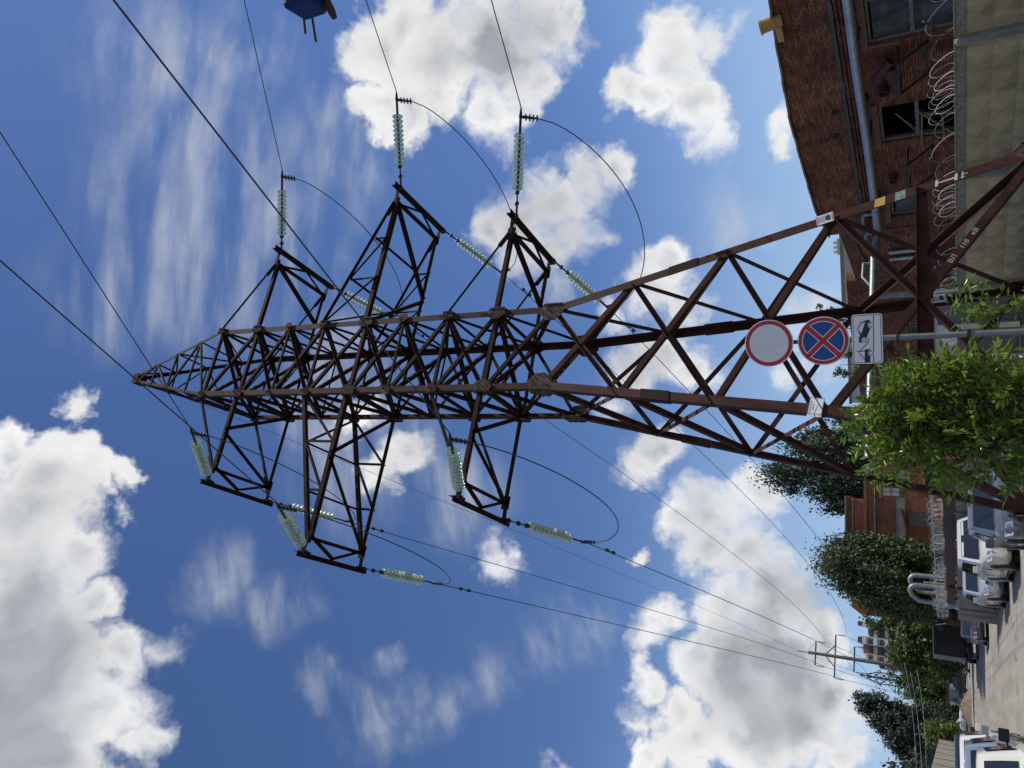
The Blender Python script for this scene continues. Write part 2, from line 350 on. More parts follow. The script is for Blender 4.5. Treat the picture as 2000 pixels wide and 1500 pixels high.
TIP = {}
def crossarm(key, sa, zc, zt, al, th, long):
    w = tw(zc) ; wt = tw(zt); aj = al - .40
    n = lambda a, l, z: TP(sa * a, sa * l, z)                        # half-turn symmetric
    J1, J2, Mm = n(aj, -th * .95, zc), n(aj, th * .95, zc), n(al, .05, zc)
    E1, E2 = n(al, -th, zc), n(al, th, zc)
    up = V(0, 0, 1); ca = .12 if long else .105
    lat = MB()
    def m(p, q, wd, side=1):
        d = (q - p).normalized(); e = d.cross(up)
        e = e.normalized() if e.length > .05 else TL.copy()
        f = e.cross(d).normalized(); f = f if f.z > 0 else -f
        lat.ell(p, q, e * side, f, wd, .01)
    fm = .5 if not long else .45
    fmid = n(w + (aj - w) * fm, w + (th * .95 - w) * fm, zc)
    m(J1, fmid, .10); m(n(w, -w, zc), fmid, .10, -1)
    m(J1, J2, .085); m(J1, Mm, .07, -1); m(J2, Mm, .07)
    if long:
        T1, T2 = n(wt, -wt, zt), n(wt, wt, zt)
        for A0, B0, T_ in ((n(w, -w, zc), J1, T1), (n(w, w, zc), J2, T2)):
            c1, c2 = A0.lerp(B0, .36), A0.lerp(B0, .70); t1, t2 = T_.lerp(B0, .36), T_.lerp(B0, .70)
            m(c1, t1, .055); m(c2, t2, .055); m(c1, T_, .055, -1); m(c2, t1, .055, -1)
        t1a, t1b = T1.lerp(J1, .36), T2.lerp(J2, .36); m(t1a, t1b, .05); m(T1.lerp(J1, .7), T2.lerp(J2, .7), .05); m(T1, t1b, .05)
    arm = lat.build('crossarm', M['steel'], pylon)
    for A0, B0, E in ((n(w, -w, zc), J1, E1), (n(w, w, zc), J2, E2)):
        c = MB(); d = (B0 - A0).normalized(); e = d.cross(up).normalized(); s_ = 1 if e.dot(TL) * (1 if A0 is not None else 1) > 0 else -1
        c.ell(A0, B0, e * s_ * (1 if (B0 - T0).dot(TL) < 0 else -1), up, ca, .013); c.bar(B0 - d * .12 + up * .05, E + up * .05, .03, .09)
        c.obox(B0 + up * .05, d * .16, e * .012, up * .10)
        c.build('chord', M['steel'], arm)
    for A0, B0 in ((n(wt, -wt, zt), J1), (n(wt, wt, zt), J2)):
        c = MB(); d = (B0 - A0).normalized(); e = d.cross(up).normalized(); f = e.cross(d)
        c.ell(A0, B0 + up * .08, e, f, .10 if long else .06, .01); c.obox(B0 + up * .1 - d * .2, d * .2, e * .03, f * .05)
        c.build('tie', M['steel'], arm)
    c = MB(); a0 = n(al, -th - .22, zc); a1 = n(al, th + .22, zc)
    c.ell(a0, a1, TA * sa, up, .12, .013); c.obox(E1, TA * .03, TL * .12, up * .09); c.obox(E2, TA * .03, TL * .12, up * .09)
    c.build('tip_beam', M['steel'], arm)
    TIP[key + 'P'] = n(al, -th * sa, zc) - V(0, 0, .05) if sa > 0 else n(al, th, zc) - V(0, 0, .05)
    TIP[key + 'Q'] = n(al, th, zc) - V(0, 0, .05) if sa > 0 else n(al, -th, zc) - V(0, 0, .05)
for sa, sd_ in ((1, 'R'), (-1, 'L')):
    crossarm('l' + sd_, sa, ZL['U1'], ZL['U2'], 3.506, 1.042, False)
    crossarm('m' + sd_, sa, ZL['U4'], ZL['U5'], 5.046, 1.052, True)
    crossarm('t' + sd_, sa, ZL['U7'], ZL['U8'], 3.528, 1.084, False)

# ---------------------------------------------------------------- insulator strings
CLAMP = {'lRP': (5.88, 14.46, 9.73), 'mRP': (7.26, 15.05, 13.64), 'tRP': (5.93, 14.96, 17.68), 'lLP': (-1.02, 11.72, 9.88), 'tLP': (-1.02, 11.97, 17.78),
         'mLP': (-2.46, 11.11, 13.87), 'lRQ': (2.16, 20.05, 10.16), 'mRQ': (3.59, 20.61, 14.04), 'lLQ': (-4.05, 17.38, 9.85), 'mLQ': (-5.49, 16.93, 14.26),
         'tLQ': (-4.13, 17.5, 18.03), 'tRQ': (2.4, 20.15, 18.2)}
CLAMP = {k: V(*v) for k, v in CLAMP.items()}
disc_me = None
ARMNAME = {'l': 'lowest', 'm': 'long middle', 't': 'topmost'}
SIDE = {'R': 'right-hand', 'L': 'left-hand'}
def insulator(key):
    global disc_me
    tip, cl = TIP[key], CLAMP[key]; d = (cl - tip).normalized(); Ls = (cl - tip).length
    near = key[2] == 'P'
    root = empty('insulator_string', tip, 0, 'string of green glass discs on the %s end of the %s crossarm, %s side' %
                 ('near' if near else 'far', ARMNAME[key[0]], SIDE[key[1]]), 'insulator', 'glass insulator strings on the pylon crossarms')
    nd = 11; pitch = .13; body = nd * pitch
    end = .40; start = Ls - end - body
    e = d.cross(V(0, 0, 1)).normalized(); f = e.cross(d)
    h = MB()
    h.bar(tip, tip + d * start * .55, .022, .05, f); h.bar(tip + d * start * .5, tip + d * start, .03)
    for t in (.04, .52, .92): h.obox(tip + d * start * t, d * .035, e * .05, f * .035)
    h.build('yoke_link', M['dark_iron'], root)
    for i in range(nd):
        if disc_me is None:
            g = MB(); g.lathe((0, 0, 0), (0, 0, 1), [(.0, .028), (.006, .05), (.022, .095), (.05, .134), (.062, .138), (.064, .128), (.05, .112), (.052, .094), (.038, .082), (.042, .06), (.03, .045), (.035, .03), (0, .028)], 20)
            o = g.build('glass_disc', M['glass_ins'], root, smooth=50, local=True); disc_me = o.data
        else:
            o = bpy.data.objects.new('glass_disc', disc_me); COL.objects.link(o); o.parent = root
        o.location = d * (start + pitch * i + .02); o.rotation_mode = 'QUATERNION'; o.rotation_quaternion = d.to_track_quat('Z', 'Y')
    c = MB()
    for i in range(nd):
        q = tip + d * (start + pitch * i); c.lathe(q, d, [(-.045, .0), (-.045, .026), (-.01, .04), (.03, .036), (.03, .014), (.09, .014), (.09, 0)], 8)
    c.build('pin_caps', M['dark_iron'], root)
    k = MB(); s0 = tip + d * (Ls - end); k.bar(s0, cl, .035, .05, f)
    jd = ((CLAMP[key[:2] + ('Q' if near else 'P')] - cl).normalized() * .35 - V(0, 0, .9)).normalized() if near else (-d * .2 - V(0, 0, .95)).normalized()
    b = cl; a = cl - d * .12
    k.tube([b + d * .22, b, b + jd * .06, b + jd * .40], [.014, .045, .04, .022], 8)
    g = jd.cross(d).normalized() if jd.cross(d).length > .1 else e
    for i in range(4):
        q = b + jd * (.12 + .085 * i); x = g.cross(jd).normalized(); k.bar(q - x * .075, q + x * .075, .026); k.bar(q - g * .05, q + g * .05, .022)
    k.build('tension_clamp', M['dark_iron'], root)
    return b + jd * .40, b + d * .22
JUMP, WIRE = {}, {}
for key in CLAMP:
    JUMP[key], WIRE[key] = insulator(key)

def damper(pts, at, root):
    k = 0; d = (pts[1] - pts[0]).normalized(); p = pts[0] + d * at
    m = MB(); u = V(0, 0, 1); b = p - u * .09
    m.bar(p, b, .03, .03, d); m.tube([b - d * .2, b + d * .2], .012, 6)
    for s_ in (-1, 1): m.lathe(b + d * s_ * .2 - d * .075, d, [(0, 0), (0, .035), (.03, .05), (.12, .05), (.15, .03), (.15, 0)], 8)
    m.build('vibration_damper', M['dark_iron'], root)

# jumpers loop under the arm ends
for k in ('lR', 'mR', 'tR', 'lL', 'mL', 'tL'):
    a, b = JUMP[k + 'P'], JUMP[k + 'Q']; pts = []
    sag = {'lR': 1.45, 'mR': 1.15, 'tR': 1.2, 'lL': 1.5, 'mL': 1.3, 'tL': 1.2}[k]
    for i in range(33):
        t = i / 32; s_ = (4 * t * (1 - t)) ** .72
        pts.append(a.lerp(b, t) - V(0, 0, sag * s_))
    pts = [CLAMP[k + 'P']] * 0 + pts
    m = MB(); m.tube(pts, .0125, 7)
    tag(m.build('jumper_cable', M['cable'], None, smooth=60), 'slack black cable looping below the end of the %s crossarm on the %s side' % (ARMNAME[k[0]], SIDE[k[1]]), 'cable', 'jumper loops under the crossarms')
NEARDIR = {'lRP': (142, -10.1), 'mRP': (138, -12.2), 'tRP': (130, -22.3), 'lLP': (147, -8.2), 'tLP': (131, -11.5), 'mLP': (145, -11.5)}
for key, (az, el) in NEARDIR.items():
    p = WIRE[key].copy(); pts = [p.copy()]; h = V(math.sin(R(az)), math.cos(R(az)), 0); s_ = 0
    for i in range(46):
        e_ = R(el) + R(.42) * max(0, s_ - 9); e_ = min(e_, R(3)); p = p + (h * math.cos(e_) + V(0, 0, math.sin(e_))) * 1.5; s_ += 1.5; pts.append(p.copy())
    m = MB(); m.tube(pts, .0115, 7)
    o = tag(m.build('power_line', M['cable'], None, smooth=60), 'black overhead line running over the viewer from the %s crossarm, %s side' % (ARMNAME[key[0]], SIDE[key[1]]), 'power line', 'conductors of the near span')
# ---------------------------------------------------------------- more materials
def brick_mat(name, c1, c2, mortar, moss=0.0):
    m = bpy.data.materials.new(name); m.use_nodes = True; nt = m.node_tree; L = nt.links.new; b = nt.nodes['Principled BSDF']
    b.inputs['Roughness'].default_value = .88; b.inputs['Specular IOR Level'].default_value = .2
    tc = nt.nodes.new('ShaderNodeTexCoord'); sx = nt.nodes.new('ShaderNodeSeparateXYZ'); L(tc.outputs['Object'], sx.inputs[0])
    ad = nt.nodes.new('ShaderNodeMath'); ad.operation = 'ADD'; L(sx.outputs['X'], ad.inputs[0]); L(sx.outputs['Y'], ad.inputs[1])
    wn = nt.nodes.new('ShaderNodeTexNoise'); wn.inputs['Scale'].default_value = 3.0; wn.inputs['Detail'].default_value = 4; L(tc.outputs['Object'], wn.inputs['Vector'])
    wm = nt.nodes.new('ShaderNodeMath'); wm.operation = 'MULTIPLY_ADD'; wm.inputs[1].default_value = .05; L(wn.outputs['Fac'], wm.inputs[0]); L(sx.outputs['Z'], wm.inputs[2])
    cx = nt.nodes.new('ShaderNodeCombineXYZ'); L(ad.outputs[0], cx.inputs[0]); L(wm.outputs[0], cx.inputs[1])
    br = nt.nodes.new('ShaderNodeTexBrick'); L(cx.outputs[0], br.inputs['Vector'])
    for k, v in (('Scale', 1), ('Mortar Size', .009), ('Mortar Smooth', .3), ('Bias', -.1), ('Brick Width', .26), ('Row Height', .078)): br.inputs[k].default_value = v
    br.inputs['Color1'].default_value = (*c1, 1); br.inputs['Color2'].default_value = (*c2, 1); br.inputs['Mortar'].default_value = (*mortar, 1)
    n = nt.nodes.new('ShaderNodeTexNoise'); n.inputs['Scale'].default_value = .9; n.inputs['Detail'].default_value = 9; n.inputs['Roughness'].default_value = .7
    L(tc.outputs['Object'], n.inputs['Vector'])
    mr = nt.nodes.new('ShaderNodeMapRange'); mr.inputs[1].default_value = .3; mr.inputs[2].default_value = .72; mr.inputs[3].default_value = .5; mr.inputs[4].default_value = 1.2
    L(n.outputs['Fac'], mr.inputs[0])
    mx = nt.nodes.new('ShaderNodeVectorMath'); mx.operation = 'SCALE'; L(br.outputs['Color'], mx.inputs[0]); L(mr.outputs[0], mx.inputs['Scale'])
    L(mx.outputs[0], b.inputs['Base Color'])
    if moss:
        n3 = nt.nodes.new('ShaderNodeTexNoise'); n3.inputs['Scale'].default_value = 2.2; n3.inputs['Detail'].default_value = 8; L(tc.outputs['Object'], n3.inputs['Vector'])
        r3 = nt.nodes.new('ShaderNodeMapRange'); r3.inputs[1].default_value = .58; r3.inputs[2].default_value = .72; r3.inputs[4].default_value = moss; L(n3.outputs['Fac'], r3.inputs[0])
        mm = nt.nodes.new('ShaderNodeMix'); mm.data_type = 'RGBA'; L(r3.outputs[0], mm.inputs['Factor']); L(mx.outputs[0], mm.inputs['A']); mm.inputs['B'].default_value = (.16, .14, .09, 1)
        L(mm.outputs['Result'], b.inputs['Base Color'])
    bp = nt.nodes.new('ShaderNodeBump'); bp.inputs['Strength'].default_value = .6; bp.inputs['Distance'].default_value = .012; bp.invert = True
    L(br.outputs['Fac'], bp.inputs['Height']); L(bp.outputs[0], b.inputs['Normal'])
    return m
M['brick'] = brick_mat('old_red_brick', (.40, .150, .080), (.17, .066, .043), (.05, .034, .027), .45)
M['brick2'] = brick_mat('orange_brick', (.40, .155, .085), (.27, .10, .055), (.19, .12, .08), .25)
M['post_paint'] = mat('grey_post_paint', (.17, .185, .19), .55, noise=.3, nscale=12)
M['moss'] = mat('mossy_ledge', (.12, .115, .085), .95, col2=(.06, .055, .045), nscale=6, bump=.5, bscale=12)
M['cement'] = mat('old_cement', (.36, .34, .30), .9, col2=(.20, .185, .16), nscale=5, bump=.4, bscale=20)
M['fence_conc'] = mat('painted_olive_concrete', (.66, .515, .29), .85, col2=(.51, .39, .215), nscale=2.5, bump=.15, bscale=40)
M['fence_edge'] = mat('worn_fence_edge', (.42, .37, .28), .9, col2=(.17, .15, .12), nscale=14, bump=.5, bscale=30)
M['wood'] = mat('old_lintel_board', (.22, .125, .08), .85, col2=(.14, .085, .055), nscale=6)
M['frame'] = mat('grey_flaking_window_frame', (.24, .24, .22), .85, col2=(.12, .11, .09), nscale=12)
M['frame_y'] = mat('yellowed_timber_frame', (.30, .22, .115), .85, col2=(.17, .12, .07), nscale=9)
M['pane'] = mat('dusty_window_glass', (.12, .13, .125), .5, col2=(.022, .026, .027), nscale=2.2, spec=.25)
M['void'] = mat('dark_room', (.012, .012, .012), .95)
M['rustband'] = mat('rust_red_sheet', (.085, .033, .026), .7, noise=.35, nscale=3)
M['coping'] = mat('tan_rusty_coping', (.34, .22, .13), .7, col2=(.17, .10, .065), nscale=5)
M['gold'] = mat('yellowed_metal', (.55, .33, .10), .5, metal=.3, noise=.3, nscale=8)
M['whitewash'] = mat('whitewashed_wall', (.66, .64, .60), .9, noise=.12, nscale=3)
M['greypanel'] = mat('grey_steel_sheet', (.17, .17, .165), .6, noise=.25, nscale=3)
M['greyconc'] = mat('grey_concrete', (.30, .29, .26), .9, col2=(.20, .19, .17), nscale=2.2, bump=.2)
M['greyboard'] = mat('stained_concrete_panel', (.36, .335, .285), .92, col2=(.21, .19, .155), nscale=3.5, bump=.5, bscale=8)
M['razor'] = mat('razor_wire_steel', (.36, .37, .37), .55, metal=.4)
M['cream'] = mat('cream_render', (.52, .48, .40), .9, noise=.15, nscale=1)
M['soil'] = mat('sandy_soil', (.23, .17, .115), .95, col2=(.13, .095, .065), nscale=3, bump=.8, bscale=5)

def road_mat(name, a, b_, tracks):
    m = mat(name, a, .9, col2=b_, nscale=.35, bump=.25, bscale=60); nt = m.node_tree; L = nt.links.new; b = nt.nodes['Principled BSDF']
    tc = nt.nodes.new('ShaderNodeTexCoord'); src = b.inputs['Base Color'].links[0].from_socket
    n = nt.nodes.new('ShaderNodeTexNoise'); n.inputs['Scale'].default_value = 18; n.inputs['Detail'].default_value = 8; L(tc.outputs['Object'], n.inputs['Vector'])
    r = nt.nodes.new('ShaderNodeMapRange'); r.inputs[1].default_value = .3; r.inputs[2].default_value = .7; r.inputs[3].default_value = .82; r.inputs[4].default_value = 1.12; L(n.outputs['Fac'], r.inputs[0])
    s = nt.nodes.new('ShaderNodeVectorMath'); s.operation = 'SCALE'; L(src, s.inputs[0]); L(r.outputs[0], s.inputs['Scale']); out = s.outputs[0]
    if tracks:
        mp = nt.nodes.new('ShaderNodeMapping'); mp.inputs['Scale'].default_value = (.06, .9, 1); L(tc.outputs['Object'], mp.inputs['Vector'])
        n2 = nt.nodes.new('ShaderNodeTexNoise'); n2.inputs['Scale'].default_value = 1.6; n2.inputs['Detail'].default_value = 6; L(mp.outputs[0], n2.inputs['Vector'])
        r2 = nt.nodes.new('ShaderNodeMapRange'); r2.inputs[1].default_value = .35; r2.inputs[2].default_value = .65; r2.inputs[3].default_value = .78; r2.inputs[4].default_value = 1.05; L(n2.outputs['Fac'], r2.inputs[0])
        s2 = nt.nodes.new('ShaderNodeVectorMath'); s2.operation = 'SCALE'; L(out, s2.inputs[0]); L(r2.outputs[0], s2.inputs['Scale']); out = s2.outputs[0]
    if tracks:
        v = nt.nodes.new('ShaderNodeTexVoronoi'); v.feature = 'DISTANCE_TO_EDGE'; v.inputs['Scale'].default_value = .16; wn = nt.nodes.new('ShaderNodeTexNoise'); wn.inputs['Scale'].default_value = 1.2; L(tc.outputs['Object'], wn.inputs['Vector'])
        av = nt.nodes.new('ShaderNodeVectorMath'); av.operation = 'ADD'; L(tc.outputs['Object'], av.inputs[0]); L(wn.outputs['Color'], av.inputs[1]); L(av.outputs[0], v.inputs['Vector'])
        r3 = nt.nodes.new('ShaderNodeMapRange'); r3.inputs[1].default_value = .002; r3.inputs[2].default_value = .008; r3.inputs[3].default_value = .42; r3.inputs[4].default_value = 1; L(v.outputs['Distance'], r3.inputs[0])
        s3 = nt.nodes.new('ShaderNodeVectorMath'); s3.operation = 'SCALE'; L(out, s3.inputs[0]); L(r3.outputs[0], s3.inputs['Scale']); out = s3.outputs[0]
    L(out, b.inputs['Base Color']); return m
M['road'] = road_mat('dusty_asphalt', (.335, .30, .25), (.27, .243, .205), True)
M['dirt'] = road_mat('dry_verge_soil', (.12, .105, .072), (.065, .075, .036), False)

def streaks(m, amount, scale):
    nt = m.node_tree; L = nt.links.new; b = nt.nodes['Principled BSDF']; src = b.inputs['Base Color'].links[0].from_socket
    tc = nt.nodes.new('ShaderNodeTexCoord'); mp = nt.nodes.new('ShaderNodeMapping'); mp.inputs['Scale'].default_value = scale; L(tc.outputs['Object'], mp.inputs['Vector'])
    n = nt.nodes.new('ShaderNodeTexNoise'); n.inputs['Scale'].default_value = 1; n.inputs['Detail'].default_value = 7; n.inputs['Roughness'].default_value = .7; L(mp.outputs[0], n.inputs['Vector'])
    r = nt.nodes.new('ShaderNodeMapRange'); r.inputs[1].default_value = .40; r.inputs[2].default_value = .66; r.inputs[3].default_value = 1; r.inputs[4].default_value = 1 - amount; L(n.outputs['Fac'], r.inputs[0])
    s = nt.nodes.new('ShaderNodeVectorMath'); s.operation = 'SCALE'; L(src, s.inputs[0]); L(r.outputs[0], s.inputs['Scale']); L(s.outputs[0], b.inputs['Base Color'])
for k_, a_, s_ in (('fence_conc', .38, (2.6, 2.6, .5)), ('brick', .45, (1.3, 1.3, .25)), ('greyboard', .35, (3, 3, .6)), ('white', .10, (9, 9, 2)), ('rustband', .3, (2, 2, .6)), ('galv', .25, (3, 3, 3)), ('steel_lit', .4, (2.5, 2.5, 1.2)), ('greyconc', .3, (1.5, 1.5, .4)), ('cement', .3, (2, 2, .5))): streaks(M[k_], a_, s_)
def gz(d): return .0115 * min(max(d - 50, 0), 60)
def gxy(x, y): return gz(math.hypot(x, y))
# ---------------------------------------------------------------- ground and road
def sheet(name, xs, ys, rz, zoff, m):
    mb = MB(); c, s_ = math.cos(rz), math.sin(rz); nx = len(xs)
    for y in ys:
        for x in xs:
            X, Y = x * c - y * s_, x * s_ + y * c; mb.v.append((x, y, gxy(X, Y) + zoff))
    for j in range(len(ys) - 1):
        for i in range(nx - 1):
            a = j * nx + i; mb.f.append((a, a + 1, a + nx + 1, a + nx)); mb.m.append(0)
    o = mb.build(name, m, None, smooth=180); o.rotation_euler.z = rz; return tag(o, kind='structure')
far = [-2500, -900, -400] + list(range(-130, 131, 5)) + [400, 900, 2500]
sheet('ground', far, far, 0, 0, M['dirt'])
RZ = R(110.5)                                # local x runs down the street
RD, RN = V(-math.sin(R(20.5)), math.cos(R(20.5)), 0), V(math.cos(R(20.5)), math.sin(R(20.5)), 0)
def RP(s_, q, z=0): p = RD * s_ + RN * q; return V(p.x, p.y, gxy(p.x, p.y) + z)
sheet('road', list(range(-40, 181, 5)), [-5.4, -3, 0, 2.3], RZ, .05, M['road'])

kb = MB()
for s_ in range(-6, 40):
    a, b = RP(s_ * 3, 5.55), RP(s_ * 3 + 2.97, 5.55); kb.bar(a + V(0, 0, .02), b + V(0, 0, .02), .15, .22)
tag(kb.build('kerb', M['greyconc']), kind='structure')

# ---------------------------------------------------------------- sign post
def disc(mb, r, y, t, n=48, cx=0, cz=0):
    mb.poly([(cx + r * math.cos(2 * math.pi * i / n), y, cz + r * math.sin(2 * math.pi * i / n)) for i in range(n)], (0, t, 0))
sp = empty('traffic_sign_post', (.447, 9.99, 0), R(-5), 'thin grey pole with two round traffic signs over a tow-away plate', 'traffic sign')
mb = MB(); mb.tube([(0, .05, 0), (0, .05, 2.72)], .036, 14); mb.tube([(0, .05, 2.68), (0, .05, 3.30)], .034, 14)
mb.build('pole', M['post_paint'], sp, smooth=40, local=True)
mb = MB()
for z in (2.36, 2.18): mb.tube([(0, .05, z), (0, .05, z + .03)], .042, 14)
mb.tube([(0, .05, 1.45), (0, .05, 1.49)], .04, 14); mb.box((.045, .02, 1.47), (.03, .05, .03)); mb.box((0, .035, 3.36), (.05, .02, .5)); mb.box((0, .035, 2.75), (.05, .02, .5))
mb.build('clamp_band', M['dark_iron'], sp, local=True)
def round_sign(z, name, label):
    mb = MB(); disc(mb, .30, 0, .012, cz=z); return tag(mb.build(name, M['white'], sp, local=True, bevel=.003), label)
s1 = round_sign(3.665, 'round_sign', 'round white sign with a red rim')
mb = MB(); n = 64
for i in range(n):
    a, b = 2 * math.pi * i / n, 2 * math.pi * (i + 1) / n
    pr = lambda r, t: (r * math.cos(t), -.0025, 3.665 + r * math.sin(t))
    mb.quad(pr(.288, a), pr(.288, b), pr(.243, b), pr(.243, a))
mb.build('red_rim', M['red'], s1, local=True)
s2 = round_sign(3.015, 'round_sign', 'round blue sign with a red cross and red rim')
mb = MB(); disc(mb, .288, -.0025, .001, cz=3.015); mb.build('red_field', M['red'], s2, local=True)
def sector(c, r, inset, y, mb):
    pts = []; k = inset
    apex = k * math.sqrt(2)
    a0 = math.asin(k / r); lo, hi = c - math.pi / 4 + a0, c + math.pi / 4 - a0
    pts.append((apex * math.cos(c), apex * math.sin(c)))
    for i in range(13):
        t = lo + (hi - lo) * i / 12; pts.append((r * math.cos(t), r * math.sin(t)))
    mb.poly([(x, y, 3.015 + z) for x, z in pts], (0, .0005, 0))
w_, b_ = MB(), MB()
for q in range(4):
    sector(q * math.pi / 2, .247, .028, -.004, w_); sector(q * math.pi / 2, .236, .038, -.0055, b_)
w_.build('white_sector', M['white'], s2, local=True); b_.build('blue_sector', M['blue'], s2, local=True)
# tow-away plate, drawn in plate units (u right, w down)
PW, PH, PZ = .60, .335, 2.52
def pu(u, w, y=-.0025): return ((u - .5) * PW, y, PZ + (.5 - w) * PH)
def rrect(u0, w0, u1, w1, r, y, t, mb):
    pts = []
    for cx, cz, a in ((u1 - r / PW, w1 - r / PH, 0), (u0 + r / PW, w1 - r / PH, 90), (u0 + r / PW, w0 + r / PH, 180), (u1 - r / PW, w0 + r / PH, 270)):
        for i in range(6):
            t_ = R(a + 18 * i); pts.append(pu(cx + r / PW * math.cos(t_), cz + r / PH * math.sin(t_), y))
    mb.poly(pts, (0, t, 0))
mb = MB(); rrect(0, 0, 1, 1, .035, 0, .010, mb); pl = tag(mb.build('tow_away_plate', M['white'], sp, local=True), 'white plate showing a truck towing a car')
mb = MB(); rrect(.022, .04, .978, .96, .026, -.002, .0005, mb); ink = mb.build('plate_border', M['ink'], pl, local=True)
mb = MB(); rrect(.032, .06, .968, .94, .023, -.0035, .0005, mb); mb.build('plate_field', M['white'], pl, local=True)
Z2 = lambda x, y: ((735 - y) / 625, (x - 1515) / 370)
def zpoly(mb, pts, y): mb.poly([pu(*Z2(*p), y) for p in pts], (0, .0005, 0))
def zring(mb, c, r0, y, n=24):
    u, w = Z2(*c); mb.poly([pu(u + r0 / 625 * math.cos(2 * math.pi * i / n), w + r0 / 370 * math.sin(2 * math.pi * i / n), y) for i in range(n)], (0, .0005, 0))
def zline(mb, a, b, y, w=.0045):
    p, q = Vector(pu(*Z2(*a), y)), Vector(pu(*Z2(*b), y)); d = (q - p).normalized(); e = d.cross(V(0, 1, 0)) * w; mb.poly([p - e, q - e, q + e, p + e], (0, .0005, 0))
a_, b_, c_ = MB(), MB(), MB(); y1, y2, y3 = -.005, -.0065, -.008
zpoly(a_, [(1597, 460), (1637, 472), (1650, 440), (1690, 420), (1735, 310), (1765, 215), (1720, 182), (1630, 208), (1582, 295), (1615, 370), (1600, 405)], y1)
zpoly(b_, [(1638, 220), (1682, 215), (1630, 350), (1592, 298)], y2)
zpoly(a_, [(1668, 552), (1738, 552), (1730, 715), (1662, 715)], y1)
for p, q in (((1785, 128), (1770, 722)), ((1568, 572), (1668, 575)), ((1600, 580), (1712, 465)), ((1712, 468), (1714, 408)), ((1592, 585), (1664, 680))): zline(a_, p, q, y1 + .0003)
for cpt, r in (((1665, 438), 36), ((1752, 250), 40), ((1742, 603), 38)):
    zring(b_, cpt, r, y2); zring(c_, cpt, r - 8, y3)
a_.build('tow_pictogram', M['ink'], pl, local=True); b_.build('pictogram_window', M['white'], pl, local=True)
c2 = MB(); d2 = MB()
for cpt, r in (((1665, 438), 28), ((1752, 250), 32), ((1742, 603), 30)): zring(d2, cpt, r - 9, -.0095)
c_.build('pictogram_wheel', M['ink'], pl, local=True); d2.build('pictogram_hub', M['white'], pl, local=True)

# ---------------------------------------------------------------- placards, lettering and paint on the pylon
def text_mesh(name, txt, size, origin, ex, ez, m, parent, align='CENTER', off=0):
    cu = bpy.data.curves.new(name, 'FONT'); cu.body = txt; cu.size = size; cu.align_x = align; cu.align_y = 'CENTER'; cu.offset = off; cu.resolution_u = 3
    o = bpy.data.objects.new(name, cu); COL.objects.link(o); dg = bpy.context.evaluated_depsgraph_get()
    me = bpy.data.meshes.new_from_object(o.evaluated_get(dg)); bpy.data.objects.remove(o)
    t = bpy.data.objects.new(name, me); COL.objects.link(t); me.materials.clear(); me.materials.append(m); me.name = name
    ex, ez = Vector(ex).normalized(), Vector(ez).normalized(); ey = ex.cross(ez) * -1
    w = wloc(parent) if parent else V(0, 0, 0)
    mt = Matrix.Identity(4)
    for i, a in enumerate((ex, ez, ex.cross(ez))):
        for j in range(3): mt[j][i] = a[j]
    me.transform(mt); t.location = Vector(origin) - w
    if parent: t.parent = parent
    return t
def face_box(mb, c, ex, ez, n, w, h, t): mb.obox(Vector(c) + n * t / 2, ex * w / 2, ez * h / 2, n * t / 2)
def placard(c, ex, ez, nrm, lab):
    mb = MB(); face_box(mb, c, ex, ez, nrm, .19, .30, .004); p = tag(mb.build('warning_placard', M['white'], pylon), lab)
    r, k = MB(), MB(); o = c + nrm * .0055
    face_box(r, o + ez * .142, ex, ez, nrm, .19, .016, .001); 
    rr = random.Random(3)
    for zz in (.112, -.128):
        x = -.075
        while x < .07:
            w = rr.uniform(.008, .016); face_box(r, o + ez * zz + ex * (x + w / 2), ex, ez, nrm, w, .022, .001); x += w + .004
    for i, zz in enumerate((.084, .062, .040, .018)):
        x = -.07 + .01 * (i % 2)
        while x < .06:
            w = rr.uniform(.006, .02); face_box(k, o + ez * zz + ex * (x + w / 2), ex, ez, nrm, w, .009, .001); x += w + .004
    pts = [(-.045, -.1), (.04, -.1), (.06, -.07), (.055, -.03), (.03, -.012), (-.035, -.012), (-.055, -.04), (-.06, -.08)]
    k.poly([o + ex * a + ez * b for a, b in pts], nrm * .001); k.bar(o + ez * .0 - ex * .08, o - ez * .005 + ex * .085, .004, .002, nrm); k.bar(o - ez * .09 + ex * .078, o - ez * .03 + ex * .07, .004, .002, nrm)
    r.build('red_lettering', mat('faded_red_ink', (.42, .10, .11), .6), p); k.build('black_lettering', M['ink'], p)
up = V(0, 0, 1); NN = -TL
dA = (J('A', 3.5) - J('A', 1)).normalized(); exA = dA.cross(NN).normalized(); exA = exA if exA.dot(TA) > 0 else -exA
placard(J('A', 3.56) - TA * .085 + NN * .045, exA, dA, NN, 'white and red warning placard on the right-hand leg')
dB = (J('B', 3.5) - J('B', 1)).normalized()
placard(J('B', 1.86) - TA * .09 + NN * .04 - TL * .17, (TA - V(0, 0, TA.dot(dB))).normalized(), dB, NN, 'white and red warning placard on the far leg')
dC = (J('C', 3.5) - J('C', 1)).normalized(); exC = TA - dC * TA.dot(dC); exC.normalize()
cpos = J('C', 3.60) + exC * .10 + NN * .022
mb = MB(); face_box(mb, cpos, exC, dC, NN, .33, .235, .004); pc = tag(mb.build('warning_placard', M['white'], pylon), 'white placard with a black border on the near leg')
k = MB(); o = cpos + NN * .005
for zz in (.112, -.112): face_box(k, o + dC * zz + exC * .02, exC, dC, NN, .28, .006, .001)
for xx in (-.12, .157): face_box(k, o + exC * xx, exC, dC, NN, .006, .224, .001)
